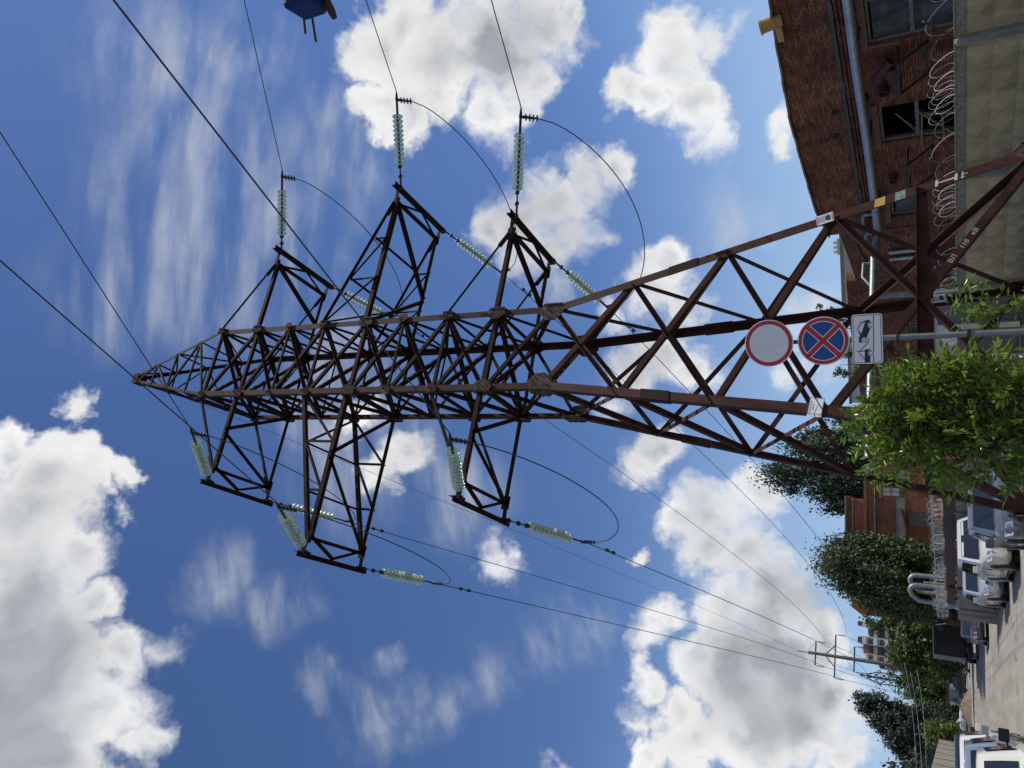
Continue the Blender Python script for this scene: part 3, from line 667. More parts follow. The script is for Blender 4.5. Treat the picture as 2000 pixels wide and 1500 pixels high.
k.bar(o - exC * .16 - dC * .005, o - exC * .07 - dC * .005, .009, .002, NN); k.bar(o - exC * .07 - dC * .005, o - exC * .03 - dC * .02, .009, .002, NN); k.bar(o - exC * .03 - dC * .02, o + exC * .05 - dC * .03, .006, .002, NN)
k.build('placard_border', M['ink'], pc)
text_mesh('lettering', 'ОХРАННАЯ', .042, o + dC * .075 - exC * .01 + NN * .001, exC, dC, M['ink'], pc)
text_mesh('lettering', 'ЗОНА', .042, o + dC * .035 + exC * .0 + NN * .001, exC, dC, M['ink'], pc)
mb = MB(); mb.poly([o - exC * .155 - dC * .10, o - exC * .125 - dC * .10, o - exC * .14 - dC * .07], NN * .001); mb.build('yellow_triangle', M['paint_yellow'], pc)
# ВЛ 110 кВ brushed on the outer brace of the lowest panel
p0, p1 = J('A', ZL['B'], .04), J('C', ZL['L3'], .04); bd = (p0 - p1).normalized(); be = NN.cross(bd).normalized(); be = be if be.z > 0 else -be
for t_, s_ in ((.59, 'ВЛ'), (.645, '110'), (.692, 'кВ')):
    text_mesh('brushed_lettering', s_, .108, p1.lerp(p0, t_) + NN * .0175, bd, be, M['paint_white'], pylon)
def legmark(z0, z1, m, name, x0=.0, x1=.17):
    mb = MB(); n_ = NN * .004
    q = lambda z, x: J('A', z) - TA * x + NN * .003
    mb.poly([q(z0, x0), q(z1, x0 + .004), q(z1 + .01, x1 - .006), q(z0 + .006, x1)], NN * .002); mb.build(name, m, pylon)
legmark(2.575, 2.74, M['paint_yellow'], 'yellow_paint_patch'); legmark(2.26, 2.42, M['paint_teal'], 'teal_paint_patch')
for z0, z1, x0, x1 in ((1.78, 1.82, .02, .15), (1.535, 1.78, .075, .105), (1.50, 1.54, .02, .15), (1.42, 1.44, .02, .15), (1.36, 1.44, .07, .085), (1.40, 1.47, .12, .135)):
    legmark(z0, z1, M['paint_white'], 'white_paint_mark', x0, x1)
# ---------------------------------------------------------------- the red brick factory on the right
FZ = R(118); FL, FN = V(math.sin(R(-28)), math.cos(R(-28)), 0), V(math.cos(R(-28)), -math.sin(R(-28)), 0)
def FP(s_, q, z=0): return FL * s_ + FN * q + V(0, 0, z)
def wall_holes(mb, x0, x1, z0, z1, holes, depth=.35, y=0):
    xs = sorted({x0, x1, *[h[0] for h in holes], *[h[1] for h in holes]}); zs = sorted({z0, z1, *[h[2] for h in holes], *[h[3] for h in holes]})
    for i in range(len(xs) - 1):
        for j in range(len(zs) - 1):
            cx, cz = (xs[i] + xs[i + 1]) / 2, (zs[j] + zs[j + 1]) / 2
            if any(h[0] < cx < h[1] and h[2] < cz < h[3] for h in holes): continue
            mb.quad((xs[i], y, zs[j]), (xs[i + 1], y, zs[j]), (xs[i + 1], y, zs[j + 1]), (xs[i], y, zs[j + 1]))
    for a, b, c, d in holes:
        mb.quad((a, y, c), (b, y, c), (b, y - depth, c), (a, y - depth, c)); mb.quad((a, y, d), (b, y, d), (b, y - depth, d), (a, y - depth, d))
        mb.quad((a, y, c), (a, y, d), (a, y - depth, d), (a, y - depth, c)); mb.quad((b, y, c), (b, y, d), (b, y - depth, d), (b, y - depth, c))
def interp(tbl, x):
    for (a, va), (b, vb) in zip(tbl, tbl[1:]):
        if x <= b: return va + (vb - va) * max(0, (x - a)) / (b - a)
    return tbl[-1][1]
fac = empty('brick_factory', FP(0, 20), FZ, 'dark red brick factory with a sagging parapet and broken windows', 'building')
HOL = [(14.2, 17.02, .9, 3.56), (19.5, 21.12, 1.0, 3.5), (23.85, 25.02, 2.3, 3.46), (9.5, 12.3, .9, 3.56)]
mb = MB(); wall_holes(mb, 4, 25.66, -.3, 4.28, HOL)
mb.quad((25.66, 0, -.3), (25.66, -12, -.3), (25.66, -12, 5.3), (25.66, 0, 4.28)); mb.quad((4, -12, -.3), (25.66, -12, -.3), (25.66, -12, 5.6), (4, -12, 5.6)); mb.quad((4, 0, -.3), (4, -12, -.3), (4, -12, 5.6), (4, 0, 4.28))
wall = mb.build('wall', M['brick'], fac, local=True)
TOP = [(4, 5.55), (12, 5.80), (14.7, 5.88), (16.3, 5.97), (19.1, 6.08), (22.2, 6.01), (24.1, 5.93), (25.4, 5.72), (25.7, 5.66)]
mb = MB(); cp = MB(); x = 4.0; r_ = random.Random(5); prev = None
while x < 25.66:
    x2 = min(x + .5, 25.66); za, zb = interp(TOP, x), interp(TOP, x2)
    mb.quad((x, .03, 4.3), (x2, .03, 4.3), (x2, .03, zb), (x, .03, za)); mb.quad((x, .03, za), (x2, .03, zb), (x2, -.45, zb), (x, -.45, za)); mb.quad((x, -.45, 4.3), (x2, -.45, 4.3), (x2, -.45, zb), (x, -.45, za))
    j = r_.uniform(-.012, .012)
    if x > 4.2:
        g0, g1 = (x + .004, x2 - .004)
        cp.add([(g0, .14, za + .012 + j), (g1, .14, zb + .012 + j), (g1, .14, zb + .07 + j), (g0, .14, za + .07 + j), (g0, -.5, za + .02 + j), (g1, -.5, zb + .02 + j), (g1, -.5, zb + .11 + j), (g0, -.5, za + .11 + j)],
               [(0, 1, 2, 3), (4, 7, 6, 5), (0, 4, 5, 1), (3, 2, 6, 7), (0, 3, 7, 4), (1, 5, 6, 2)])
    x = x2
mb.quad((25.66, .03, 4.3), (25.66, -.45, 4.3), (25.66, -.45, 5.67), (25.66, .03, 5.67))
par = mb.build('parapet', M['brick'], fac, local=True); cp.build('coping', M['coping'], par, local=True)
mb = MB(); mb.box((14.8, -6.2, 5.35), (21.6, 11.4, .12)); mb.build('roof', M['greyconc'], fac, local=True)
mb = MB()
x = 4.0
while x < 25.4:
    w = r_.uniform(.25, .5); mb.box((x + w / 2, .07 + r_.uniform(-.01, .015), 4.40 + r_.uniform(-.012, .02)), (w * .99, .17, .115)); x += w
mb.build('mossy_ledge', M['moss'], fac, local=True)
for z, pr in ((4.27, .13), (4.17, .09)):
    mb = MB(); x = 4.0
    while x < 25.5:
        w = .255; mb.box((x + w / 2, pr / 2, z), (w * .955, pr + .02, .068)); x += w
    mb.build('cornice_course', M['brick'], fac, local=True)
mb = MB(); x = 4.0
while x < 25.5: mb.box((x + .06, .025, 4.065), (.10, .06, .068)); x += .13
mb.build('cornice_course', M['brick'], fac, local=True)
mb = MB(); mb.box((14.8, -1.6, 2.2), (21.4, .05, 4.2)); mb.build('dark_interior', M['void'], fac, local=True)
for a, b, z in ((14.0, 17.15, 3.66), (19.35, 21.35, 3.62), (23.75, 25.3, 3.58), (9.3, 12.5, 3.66)):
    mb = MB(); mb.box(((a + b) / 2, .02, z), (b - a, .10, .19)); mb.build('lintel', M['wood'], fac, local=True, bevel=.01)
def window(a, b, c, d, rails, stiles, m, gone=()):
    mb = MB(); t = .075; y = -.16
    for x in (a + t / 2, b - t / 2): mb.box((x, y, (c + d) / 2), (t, .09, d - c))
    for z in (c + t / 2, d - t / 2): mb.box(((a + b) / 2, y, z), (b - a - 2 * t, .085, t))
    for z in rails: mb.box(((a + b) / 2, y, z), (b - a - 2 * t, .08, .11))
    for x in stiles: mb.box((x, y, (c + d) / 2), (.05, .07, d - c - 2 * t))
    f = mb.build('window', m, fac, local=True, bevel=.006)
    zs = [c + t] + sorted(rails) + [d - t]
    for i in range(len(zs) - 1):
        if i in gone: continue
        p = MB(); p.box(((a + b) / 2, y - .01, (zs[i] + zs[i + 1]) / 2), (b - a - 2 * t, .006, zs[i + 1] - zs[i] - .11)); p.build('pane', M['pane'], f, local=True)
window(14.2, 17.02, .9, 3.56, (2.42,), (15.6,), M['frame']); window(19.5, 21.12, 1.0, 3.5, (2.44,), (), M['frame'], gone=(0, 1)); window(23.85, 25.02, 2.3, 3.46, (), (), M['frame'], gone=()); window(9.5, 12.3, .9, 3.56, (2.42,), (10.9,), M['frame'])
mb = MB()
for p, q in (((20.0, -.02, 2.36), (21.3, .25, 1.1)), ((20.1, -.02, 2.30), (21.25, .15, 2.36)), ((20.0, .1, 2.3), (20.05, .2, 1.1)), ((20.9, .0, 2.36), (20.95, .12, 1.2)), ((20.1, .1, 1.75), (21.2, .18, 1.7))): mb.bar(p, q, .11, .05)
mb.build('leaning_timber_frame', M['frame_y'], fac, local=True)
for p, q in (((20.35, .02, 3.62), (18.95, .05, 3.30)), ((19.9, -.05, 3.05), (20.6, .12, 2.45)), ((19.9, -.05, 3.05), (20.9, .05, 2.40)), ((17.05, .05, 3.66), (17.1, .04, 2.75))): mb = MB(); mb.tube([p, q], .008, 5); mb.build('loose_cable', M['razor'], fac, local=True)
for x, z, r, l in ((18.55, 3.27, .16, .34), (22.65, 3.27, .135, .30), (18.9, 3.86, .15, .12)):
    mb = MB(); o = (x, -.02, z); ax = (.35, 1, .0); mb.lathe(o, ax, [(0, r), (l, r), (l + .02, r + .012), (l + .03, r - .01), (.02, r - .02)], 18); mb.build('duct_stub', M['rustband'], fac, smooth=40, local=True)
for x, z in ((19.3, 4.75), (20.35, 4.8)):
    mb = MB(); mb.poly([(x + (.13 + .03 * math.sin(3 * t)) * math.cos(t), .031, z + .1 * math.sin(t)) for t in [k * .52 for k in range(12)]], (0, .004, 0)); mb.build('wall_hole', M['void'], fac, local=True)
def bracket(x0, x1, z):
    mb = MB()
    for x in (x0, x1):
        mb.bar((x, .03, z), (x, .75, z), .06); mb.bar((x, .72, z), (x, .05, z - .75), .05)
    mb.bar((x0, .72, z + .02), (x1, .72, z + .02), .06); mb.bar((x0, .1, z - .7), (x1, .1, z - .7), .04)
    return mb.build('wall_bracket', M['dark_iron'], fac, local=True)
bracket(17.25, 18.4, 2.8); bracket(21.5, 22.9, 2.76)
mb = MB(); mb.obox((17.9, .45, 3.0), V(.25, 0, -.04), V(0, .09, 0), V(.02, 0, .14)); mb.lathe((17.5, .45, 3.12), (.5, 0, .35), [(-.2, .12), (.3, .15), (.5, .19), (.5, .17), (.3, .12)], 12); mb.build('motor_housing', M['rustband'], fac, local=True)
mb = MB(); mb.lathe((15.35, .05, 5.72), (0, .25, 1), [(0, .19), (.55, .19), (.55, .21), (.62, .21), (.62, .16), (.1, .16)], 20); mb.box((15.75, .1, 5.82), (.5, .22, .18)); mb.build('roof_vent', M['gold'], fac, smooth=40, local=True)

# pipe along the wall, then across the yard
pts = [FP(s_, 19.42, 3.9 - .012 * math.sin(s_)) for s_ in range(4, 25)]
pt = empty('insulated_pipe', FP(14, 19.42), 0, 'long grey insulated pipe fixed to the brick wall and turning across the yard', 'pipe')
mb = MB(); mb.tube(pts + [FP(25.2, 19.42, 3.93)], .135, 20); 
for s_ in (11, 14, 17, 20.6, 22.9): mb.tube([FP(s_, 19.42, 3.9), FP(s_ + .02, 19.42, 3.9)], .139, 20)
mb.build('wall_run', M['galv'], pt, smooth=40)
mb = MB(); g = [FP(25.3, q, 4.05 + (0 if q < 19 else -.08)) for q in (19.3, 18.6, 16, 13, 11, 10.3)]; mb.tube(g, .135, 20); mb.build('crossing_run', M['dull_galv'], pt, smooth=40)
for s_ in (24.0, 25.1): mb = MB(); mb.tube([FP(s_, 19.42, 3.95), FP(s_, 19.42, 4.28), FP(s_ + .1, 19.42, 4.36), FP(s_ + .5, 19.42, 4.38)], .055, 12); mb.build('branch_elbow', M['dull_galv'], pt, smooth=40)
mb = MB(); mb.tube([FP(25.3, 18.2, 4.1), FP(25.3, 18.2, 4.4), FP(25.3, 17.6, 4.42), FP(25.3, 17.2, 4.15)], .055, 12); mb.build('branch_elbow', M['dull_galv'], pt, smooth=40)
mb = MB(); mb.lathe(FP(25.3, 10.32, 4.05), -FN, [(0, .15), (.06, .16), (.3, .15), (.36, .05)], 16); mb.build('end_cap', M['galv'], pt, smooth=40)
mb = MB()
for s_ in (12, 16.2, 20, 23.4): mb.bar(FP(s_, 20, 3.74), FP(s_, 19.3, 3.74), .05)
mb.build('pipe_bracket', M['dark_iron'], pt)

# ---------------------------------------------------------------- annexes beyond the factory
ax = empty('brick_annex', FP(25.7, 20), FZ, 'low brick annex with a broken sloping wall top behind the factory', 'building')
mb = MB(); tops = [(0, 5.34), (1.5, 5.2), (3.25, 5.08)]
for i in range(6):
    a, b = i * .54, (i + 1) * .54; za, zb = interp(tops, a), interp(tops, b); mb.quad((a, 0, -.3), (b, 0, -.3), (b, 0, zb), (a, 0, za)); mb.quad((a, 0, za), (b, 0, zb), (b, -.4, zb), (a, -.4, za)); mb.quad((a, -.4, -.3), (b, -.4, -.3), (b, -.4, zb), (a, -.4, za))
w_ = mb.build('wall', M['brick'], ax, local=True)
mb = MB(); mb.bar((.1, .05, 4.95), (2.9, .05, 4.4), .14, .1); mb.build('ledge', M['moss'], ax, local=True)
mb = MB()
for x in (1.35, 1.8): mb.tube([(x, .12, 3.7), (x, .12, 2.3)], .075, 12)
mb.build('flue_pipe', M['galv'], ax, smooth=40, local=True)
mb = MB(); mb.bar((-.2, .3, 2.45), (3.4, .5, 2.5), .09); mb.build('tube_rail', M['galv'], ax, local=True)
bx = empty('brick_workshop', FP(28.95, 20), FZ, 'taller brick workshop with dirty windows beyond the annex', 'building')
mb = MB(); tops = [(0, 5.46), (4.3, 5.72), (6.8, 5.8), (14, 6.0)]; wall_holes(mb, 0, 14, -.3, 4.3, [(1.6, 3.0, .9, 3.3), (3.6, 4.8, .9, 3.3), (7.6, 9.4, .9, 3.3)])
for i in range(14):
    za, zb = interp(tops, i), interp(tops, i + 1); mb.quad((i, 0, 4.3), (i + 1, 0, 4.3), (i + 1, 0, zb), (i, 0, za)); mb.quad((i, 0, za), (i + 1, 0, zb), (i + 1, -.4, zb), (i, -.4, za))
mb.quad((0, 0, -.3), (0, -.4, -.3), (0, -.4, 5.46), (0, 0, 5.46)); mb.quad((14, 0, -.3), (14, -6, -.3), (14, -6, 4.6), (14, 0, 6)); mb.quad((0, -.4, 4.6), (14, -.4, 4.7), (14, -6, 4.7), (0, -6, 4.6)); mb.quad((0, -6, -.3), (14, -6, -.3), (14, -6, 4.7), (0, -6, 4.6)); mb.build('wall', M['brick'], bx, local=True)
mb = MB(); mb.box((7, .04, 4.55), (14, .12, .12)); mb.build('ledge', M['moss'], bx, local=True)
mb = MB(); mb.box((1.2, .05, 2.0), (.42, .12, 4.6)); mb.build('pilaster', M['cement'], bx, local=True)
for a, b in ((1.6, 3.0), (3.6, 4.8), (7.6, 9.4)):
    mb = MB()
    for x in (a + .05, (a + b) / 2, b - .05): mb.box((x, -.15, 2.1), (.07, .07, 2.4))
    for z in (.95, 2.4, 3.25): mb.box(((a + b) / 2, -.15, z), (b - a, .065, .07))
    f = mb.build('window', M['frame'], bx, local=True); p = MB(); p.box(((a + b) / 2, -.17, 2.1), (b - a, .006, 2.4)); p.build('pane', M['pane'], f, local=True)
sh = empty('white_shed', V(.65, 29.95, 0), R(-4), 'low whitewashed shed wall catching sun behind the far pylon leg', 'shed')
mb = MB(); mb.box((0, .6, 1.02), (4.6, 1.2, 2.24)); mb.build('wall', M['whitewash'], sh, local=True)
mb = MB(); mb.box((0, .6, 2.17), (4.8, 1.4, .06)); mb.build('roof', M['greyconc'], sh, local=True)
def block(name, x0, y0, x1, y1, z0, z1, m, label, depth=8, cat='building', win=None):
    a, b = V(x0, y0, 0), V(x1, y1, 0); c = (a + b) / 2; d = (b - a); L_ = d.length; rz = math.atan2(d.y, d.x)
    e = empty(name, c, rz, label, cat); mb = MB(); mb.box((0, depth / 2, (z0 + z1) / 2), (L_, depth, z1 - z0)); mb.build('wall', m, e, local=True); return e, L_
e, L_ = block('cream_hall', 6.2, 79.6, 17, 78.0, 0, 10.5, M['cream'], 'cream rendered hall just showing over the broken wall top')
mb = MB(); mb.box((0, 4, 10.6), (L_ + .3, 8.2, .25)); mb.build('roof', M['cement'], e, local=True)
mb = MB(); [mb.tube([(x, 2, 10.6), (x, 2, 11.5)], .16, 8) for x in (.5, .95, 1.4)]; mb.box((.95, 2, 10.9), (1.6, .6, .5)); mb.build('chimney', M['cream'], e, smooth=40, local=True)
e, L_ = block('white_hall', -2.6, 80.2, 3.2, 79.6, 0, 10.2, M['whitewash'], 'pale grey hall behind the round signs at the skyline')
mb = MB(); mb.box((0, 4, 10.25), (L_ + .2, 8.2, .2)); mb.build('roof', M['greyconc'], e, local=True)

# ---------------------------------------------------------------- concrete fence with pyramid relief
def relief_panel(L_, h, name, parent, x0):
    nx = max(1, round((L_ - .3) / .6)); nz = 3; mb = MB(); fr = .15; cw = (L_ - 2 * fr) / nx; z0 = .04; ch = (h - .18 - z0) / nz
    for i in range(nx):
        for j in range(nz):
            a, b, c, d = x0 + fr + i * cw, x0 + fr + (i + 1) * cw, z0 + j * ch, z0 + (j + 1) * ch; ap = ((a + b) / 2, .058, (c + d) / 2)
            mb.add([(a, 0, c), (b, 0, c), (b, 0, d), (a, 0, d), ap], [(0, 1, 4), (1, 2, 4), (2, 3, 4), (3, 0, 4)])
    mb.box((x0 + L_ / 2, -.06, h / 2), (L_ - .002, .11, h - .004)); o = mb.build(name, M['fence_conc'], parent, local=True)
    t = MB(); t.box((x0 + L_ / 2, .0, h - .09), (L_ - .004, .055, .13)); t.box((x0 + L_ / 2, -.05, h + .012), (L_ - .01, .15, .028)); t.build('worn_rim', M['fence_edge'], o, local=True)
fe = empty('concrete_fence', FP(7.6, 13), FZ, 'olive concrete fence with pyramid relief panels under razor wire', 'fence')
H = 1.47; edges = [-.4, 3.76, 7.45, 11.85]
for a, b in zip(edges, edges[1:]): relief_panel(b - a - .16, H, 'relief_panel', fe, a + .08)
for x in edges:
    mb = MB(); mb.box((x, .01, H / 2 - .01), (.155, .2, H - .02)); mb.build('post', M['cement'], fe, local=True, bevel=.01)
for x in (3.7, 7.3, 11.4): mb = MB(); mb.bar((x, .0, H), (x - .55, .05, H + .5), .028); mb.build('wire_bracket', M['dark_iron'], fe, local=True)
def razor(name, A, d, L_, r, pitch, z, label, seed, wob=.05):
    r_ = random.Random(seed); side = d.cross(V(0, 0, 1)).normalized(); pts = []; mb = MB(); n = int(L_ / pitch * 18); ph = 0; pos = 0
    while pos < L_:
        k = pitch * (1 + .75 * math.sin(pos * 1.9 + seed)) ; ph += 2 * math.pi / 18; pos += k / 18
        rr = r * (1 + wob * math.sin(ph * .37 + pos))
        pts.append(A + d * (pos + .12 * math.sin(ph)) + side * rr * .75 * math.cos(ph) + V(0, 0, z + rr + rr * math.sin(ph)))
    mb.tube(pts, .0036, 4)
    for i in range(2, len(pts) - 1, 2):
        t = (pts[i + 1] - pts[i - 1]).normalized(); e = t.cross(V(r_.uniform(-1, 1), r_.uniform(-1, 1), r_.uniform(-1, 1))).normalized() * .016
        mb.bar(pts[i] - e, pts[i] + e, .007, .002, t)
    return tag(mb.build(name, M['razor']), label, 'razor wire')
razor('razor_wire_coil', FP(7.3, 13.02), FL, 12.1, .21, .42, H + .01, 'loose coil of razor wire along the top of the relief fence', 1, .16)
gt = empty('steel_gate', FP(19.6, 13), FZ, 'plain grey sheet steel gate at the end of the relief fence', 'gate')
mb = MB(); mb.box((.9, -.02, 1.0), (1.75, .03, 2.04)); mb.build('gate_sheet', M['greypanel'], gt, local=True)
mb = MB(); [mb.box((x, .02, 1.0), (.06, .05, 2.05)) for x in (.05, 1.75)]; [mb.box((.9, .0225, z), (1.6, .045, .06)) for z in (.1, 1.2, 2.0)]; mb.build('gate_frame', M['galv'], gt, local=True)
f2 = empty('grey_fence', FP(21.6, 13), FZ, 'grey concrete fence panels behind the sign pole', 'fence')
for i in range(3):
    mb = MB(); mb.box((1.5 + 3 * i, 0, .72), (2.94, .1, 1.44)); p = mb.build('panel', M['greyconc'], f2, local=True); t = MB(); t.box((1.5 + 3 * i, 0, 1.47), (2.96, .16, .05)); t.build('worn_rim', M['fence_edge'], p, local=True)
razor('razor_wire_coil', FP(21.6, 13.02), FL, 8, .2, .4, 1.5, 'thin razor wire curls in front of the whitewashed shed', 4)
# ---------------------------------------------------------------- foliage
def leaf_mat(name, col, col2, trans=.35, rough=.5):
    m = bpy.data.materials.new(name); m.use_nodes = True; nt = m.node_tree; L = nt.links.new; N = nt.nodes; b = N['Principled BSDF']; out = N['Material Output']
    at = N.new('ShaderNodeAttribute'); at.attribute_name = 'tint'
    mx = N.new('ShaderNodeMix'); mx.data_type = 'RGBA'; L(at.outputs['Fac'], mx.inputs['Factor']); mx.inputs['A'].default_value = (*col2, 1); mx.inputs['B'].default_value = (*col, 1)
    L(mx.outputs['Result'], b.inputs['Base Color']); b.inputs['Roughness'].default_value = rough; b.inputs['Specular IOR Level'].default_value = .4
    t = N.new('ShaderNodeBsdfTranslucent'); g = N.new('ShaderNodeMix'); g.data_type = 'RGBA'; g.inputs['Factor'].default_value = .5; L(mx.outputs['Result'], g.inputs['A']); g.inputs['B'].default_value = (.14, .19, .02, 1)
    L(g.outputs['Result'], t.inputs['Color'])
    s = N.new('ShaderNodeMixShader'); s.inputs[0].default_value = trans; L(b.outputs[0], s.inputs[1]); L(t.outputs[0], s.inputs[2]); L(s.outputs[0], out.inputs['Surface'])
    return m
LM = {'dark': leaf_mat('dark_needle_foliage', (.052, .082, .048), (.022, .038, .026), .12, .6), 'olive': leaf_mat('olive_foliage', (.092, .120, .040), (.035, .052, .020), .15, .6),
      'mid': leaf_mat('mid_green_foliage', (.085, .135, .030), (.030, .058, .014), .3), 'light': leaf_mat('yellow_green_foliage', (.16, .21, .035), (.075, .11, .02), .4),
      'ash': leaf_mat('glossy_ash_leaves', (.235, .345, .062), (.065, .135, .022), .48, .20), 'grass': leaf_mat('weed_foliage', (.085, .13, .03), (.04, .07, .015), .3)}
M['bark'] = mat('bark', (.11, .085, .065), .9, col2=(.055, .042, .034), nscale=9, bump=.6, bscale=18)
def leaf_mesh(name, c, n, d, l, w, tint, m, parent, fold=0.0):
    """c centres, n normals, d length directions, l/w sizes (arrays)"""
    k = len(c); d = d - n * (d * n).sum(1)[:, None]; d /= np.linalg.norm(d, axis=1)[:, None] + 1e-9; s = np.cross(n, d)
    l = l[:, None]; w = w[:, None]
    vs = np.empty((k, 4, 3)); vs[:, 0] = c - d * l / 2; vs[:, 1] = c + s * w / 2 + n * fold * w; vs[:, 2] = c + d * l / 2; vs[:, 3] = c - s * w / 2 + n * fold * w
    o0 = np.array(wloc(parent)) if parent is not None else np.zeros(3)
    vs = (vs - o0).reshape(-1, 3)
    me = bpy.data.meshes.new(name); me.vertices.add(4 * k); me.vertices.foreach_set('co', vs.ravel())
    if fold:
        idx = np.arange(4 * k).reshape(k, 4); tri = np.concatenate([idx[:, [0, 1, 2]], idx[:, [0, 2, 3]]], 1).reshape(-1)
        me.loops.add(6 * k); me.loops.foreach_set('vertex_index', tri); me.polygons.add(2 * k); me.polygons.foreach_set('loop_start', np.arange(2 * k) * 3)
    else:
        me.loops.add(4 * k); me.loops.foreach_set('vertex_index', np.arange(4 * k)); me.polygons.add(k); me.polygons.foreach_set('loop_start', np.arange(k) * 4)
    me.update(calc_edges=True); me.validate()
    a = me.attributes.new('tint', 'FLOAT', 'POINT'); a.data.foreach_set('value', np.repeat(np.clip(tint, 0, 1), 4))
    me.materials.append(m); o = bpy.data.objects.new(name, me); COL.objects.link(o)
    if parent is not None: o.parent = parent
    return o
def unit(a): return a / (np.linalg.norm(a, axis=1)[:, None] + 1e-9)
def tree(label, base, lobes, m, leaf, n, clump, seed, plume=1.0, cat='tree', name='tree', trunk_r=.16, group=None, inner=.55, per_clump=60):
    """lobes: (x, y, z, rx, ry, rz) crown masses; leaves gather in clumps near their surface"""
    g = np.random.default_rng(seed); base = V(base[0], base[1], gxy(base[0], base[1])); root = empty(name, base, 0, label, cat, group)
    vol = np.array([l[3] * l[4] * l[5] for l in lobes]) ** (2 / 3); per = (vol / vol.sum() * n).astype(int); C, Nn, D, T = [], [], [], []
    for lb, k in zip(lobes, per):
        c0 = np.array(lb[:3]); r0 = np.array(lb[3:]); nc = max(6, int(k / per_clump))
        u = unit(g.normal(size=(nc, 3))); rad = inner + (1.08 - inner) * g.random(nc) ** .6; cc = c0 + u * r0 * rad[:, None]; ct = g.random(nc)
        ii = g.integers(0, nc, k); off = g.normal(size=(k, 3)) * clump * np.array([.5, .5, .5 * plume]); off[:, 2] += np.abs(off[:, 2]) * .2 * (plume - 1)
        p = cc[ii] + off; C.append(p); out = unit((p - c0) / r0); Nn.append(unit(out * .55 + g.normal(size=(k, 3)) * .6 + np.array([0, 0, .35])))
        D.append(unit(g.normal(size=(k, 3)) + out * .8 + np.array([0, 0, plume - .8]))); T.append(.5 * ct[ii] + .5 * g.random(k))
    C, Nn, D, T = map(np.concatenate, (C, Nn, D, T)); k = len(C); sz = leaf * (.6 + .8 * g.random(k))
    leaf_mesh('crown', C, Nn, D, sz * 1.5, sz * .8, T, m, root)
    mb = MB(); lb0 = max(lobes, key=lambda l: l[5]); tc = V(*lb0[:3]); top = tc + V(0, 0, lb0[5] * .5)
    mb.tube([base - V(0, 0, .1), base.lerp(tc, .3) + V(.1, 0, 0), base.lerp(tc, .7), tc, top], [trunk_r, trunk_r * .8, trunk_r * .65, trunk_r * .5, trunk_r * .15], 8)
    r_ = random.Random(seed)
    for lb in lobes:
        for j in range(3):
            e = V(lb[0] + lb[3] * r_.uniform(-.7, .7), lb[1] + lb[4] * r_.uniform(-.7, .7), lb[2] + lb[5] * r_.uniform(-.3, .75)); st = base.lerp(tc, r_.uniform(.4, .95))
            mb.tube([st, st.lerp(e, .5) + V(0, 0, .15), e], [trunk_r * .35, trunk_r * .22, trunk_r * .06], 5)
    mb.build('trunk', M['bark'], root, smooth=60); return root

k_ = 1.62
def far_lobe(x, y, z, rx, ry, rz): return (x * k_, y * k_, 1.65 + (z - 1.65) * k_, rx * k_, ry * k_, rz * k_)
tree('tall dark conifer with upswept plumes rising behind the orange brick house', (-8.2, 73), [far_lobe(*q) for q in ((-5.0, 45, 6.4, 2.4, 2.2, 2.8), (-5.6, 45, 9.0, 1.0, 1.3, 1.8), (-4.0, 45.2, 8.0, 1.0, 1.3, 1.5), (-6.6, 44.6, 6.9, .85, 1.3, 1.4), (-3.2, 45, 6.2, 1.2, 1.3, 1.7), (-5.1, 45, 4.6, 2.2, 2.2, 1.8))], LM['dark'], .19, 42000, .50, 11, 2.8, inner=.45, trunk_r=.25, per_clump=170)
k_ = 1.43
tree('broad olive-green conifer hiding the left end of the brick house', (-14.4, 59.3), [far_lobe(*q) for q in ((-9.75, 41.4, 4.8, 1.55, 1.7, 1.9), (-9.35, 41.3, 6.2, 1.0, 1.2, 1.1), (-10.6, 41, 3.7, 1.25, 1.5, 1.7), (-8.6, 41.3, 4.7, .6, 1.0, 1.0), (-8.75, 41, 3.2, .55, .9, .7), (-11.0, 41, 4.8, .7, .9, 1.0))], LM['olive'], .15, 40000, .40, 12, 2.6, inner=.45, per_clump=170)
tree('blue-green conifer top rising over the olive one', (-15.3, 62), [far_lobe(*q) for q in ((-9.9, 43, 6.5, 1.5, 1.3, 1.25), (-11.2, 43, 5.7, .7, .9, .9), (-9.8, 43, 5.0, 1.5, 1.3, 1.4))], LM['dark'], .15, 15000, .36, 13, 2.6, per_clump=120)
# the belt of greenery closing the street
tree('shadowy dark green tree between the olive conifer and the box truck', (-16.4, 61), [(-15.9, 61, 3.9, 1.2, 1.6, 2.3), (-16.7, 61.2, 3.0, .9, 1.4, 2.0), (-15.2, 61, 2.6, 1.1, 1.2, 1.9)], LM['mid'], .15, 8000, .45, 20)
tree('green broadleaf tree with a thin spruce-like top left of the brick house', (-23.6, 84), [(-23.3, 84, 5.2, 2.4, 2.6, 3.4), (-24.8, 83.6, 8.6, .5, .5, 1.5), (-21.6, 84, 7.0, 1.4, 1.5, 1.8)], LM['mid'], .26, 6500, .6, 21, group='trees closing the street')
tree('wide leafy tree standing behind the dark box truck', (-26.3, 82), [(-26.2, 82, 4.3, 3.0, 2.6, 3.1), (-27.2, 82, 5.9, 1.6, 1.8, 1.4), (-24.4, 81, 3.4, 1.8, 1.8, 2.4)], LM['mid'], .26, 8500, .6, 22, group='trees closing the street')
k_ = 1.44
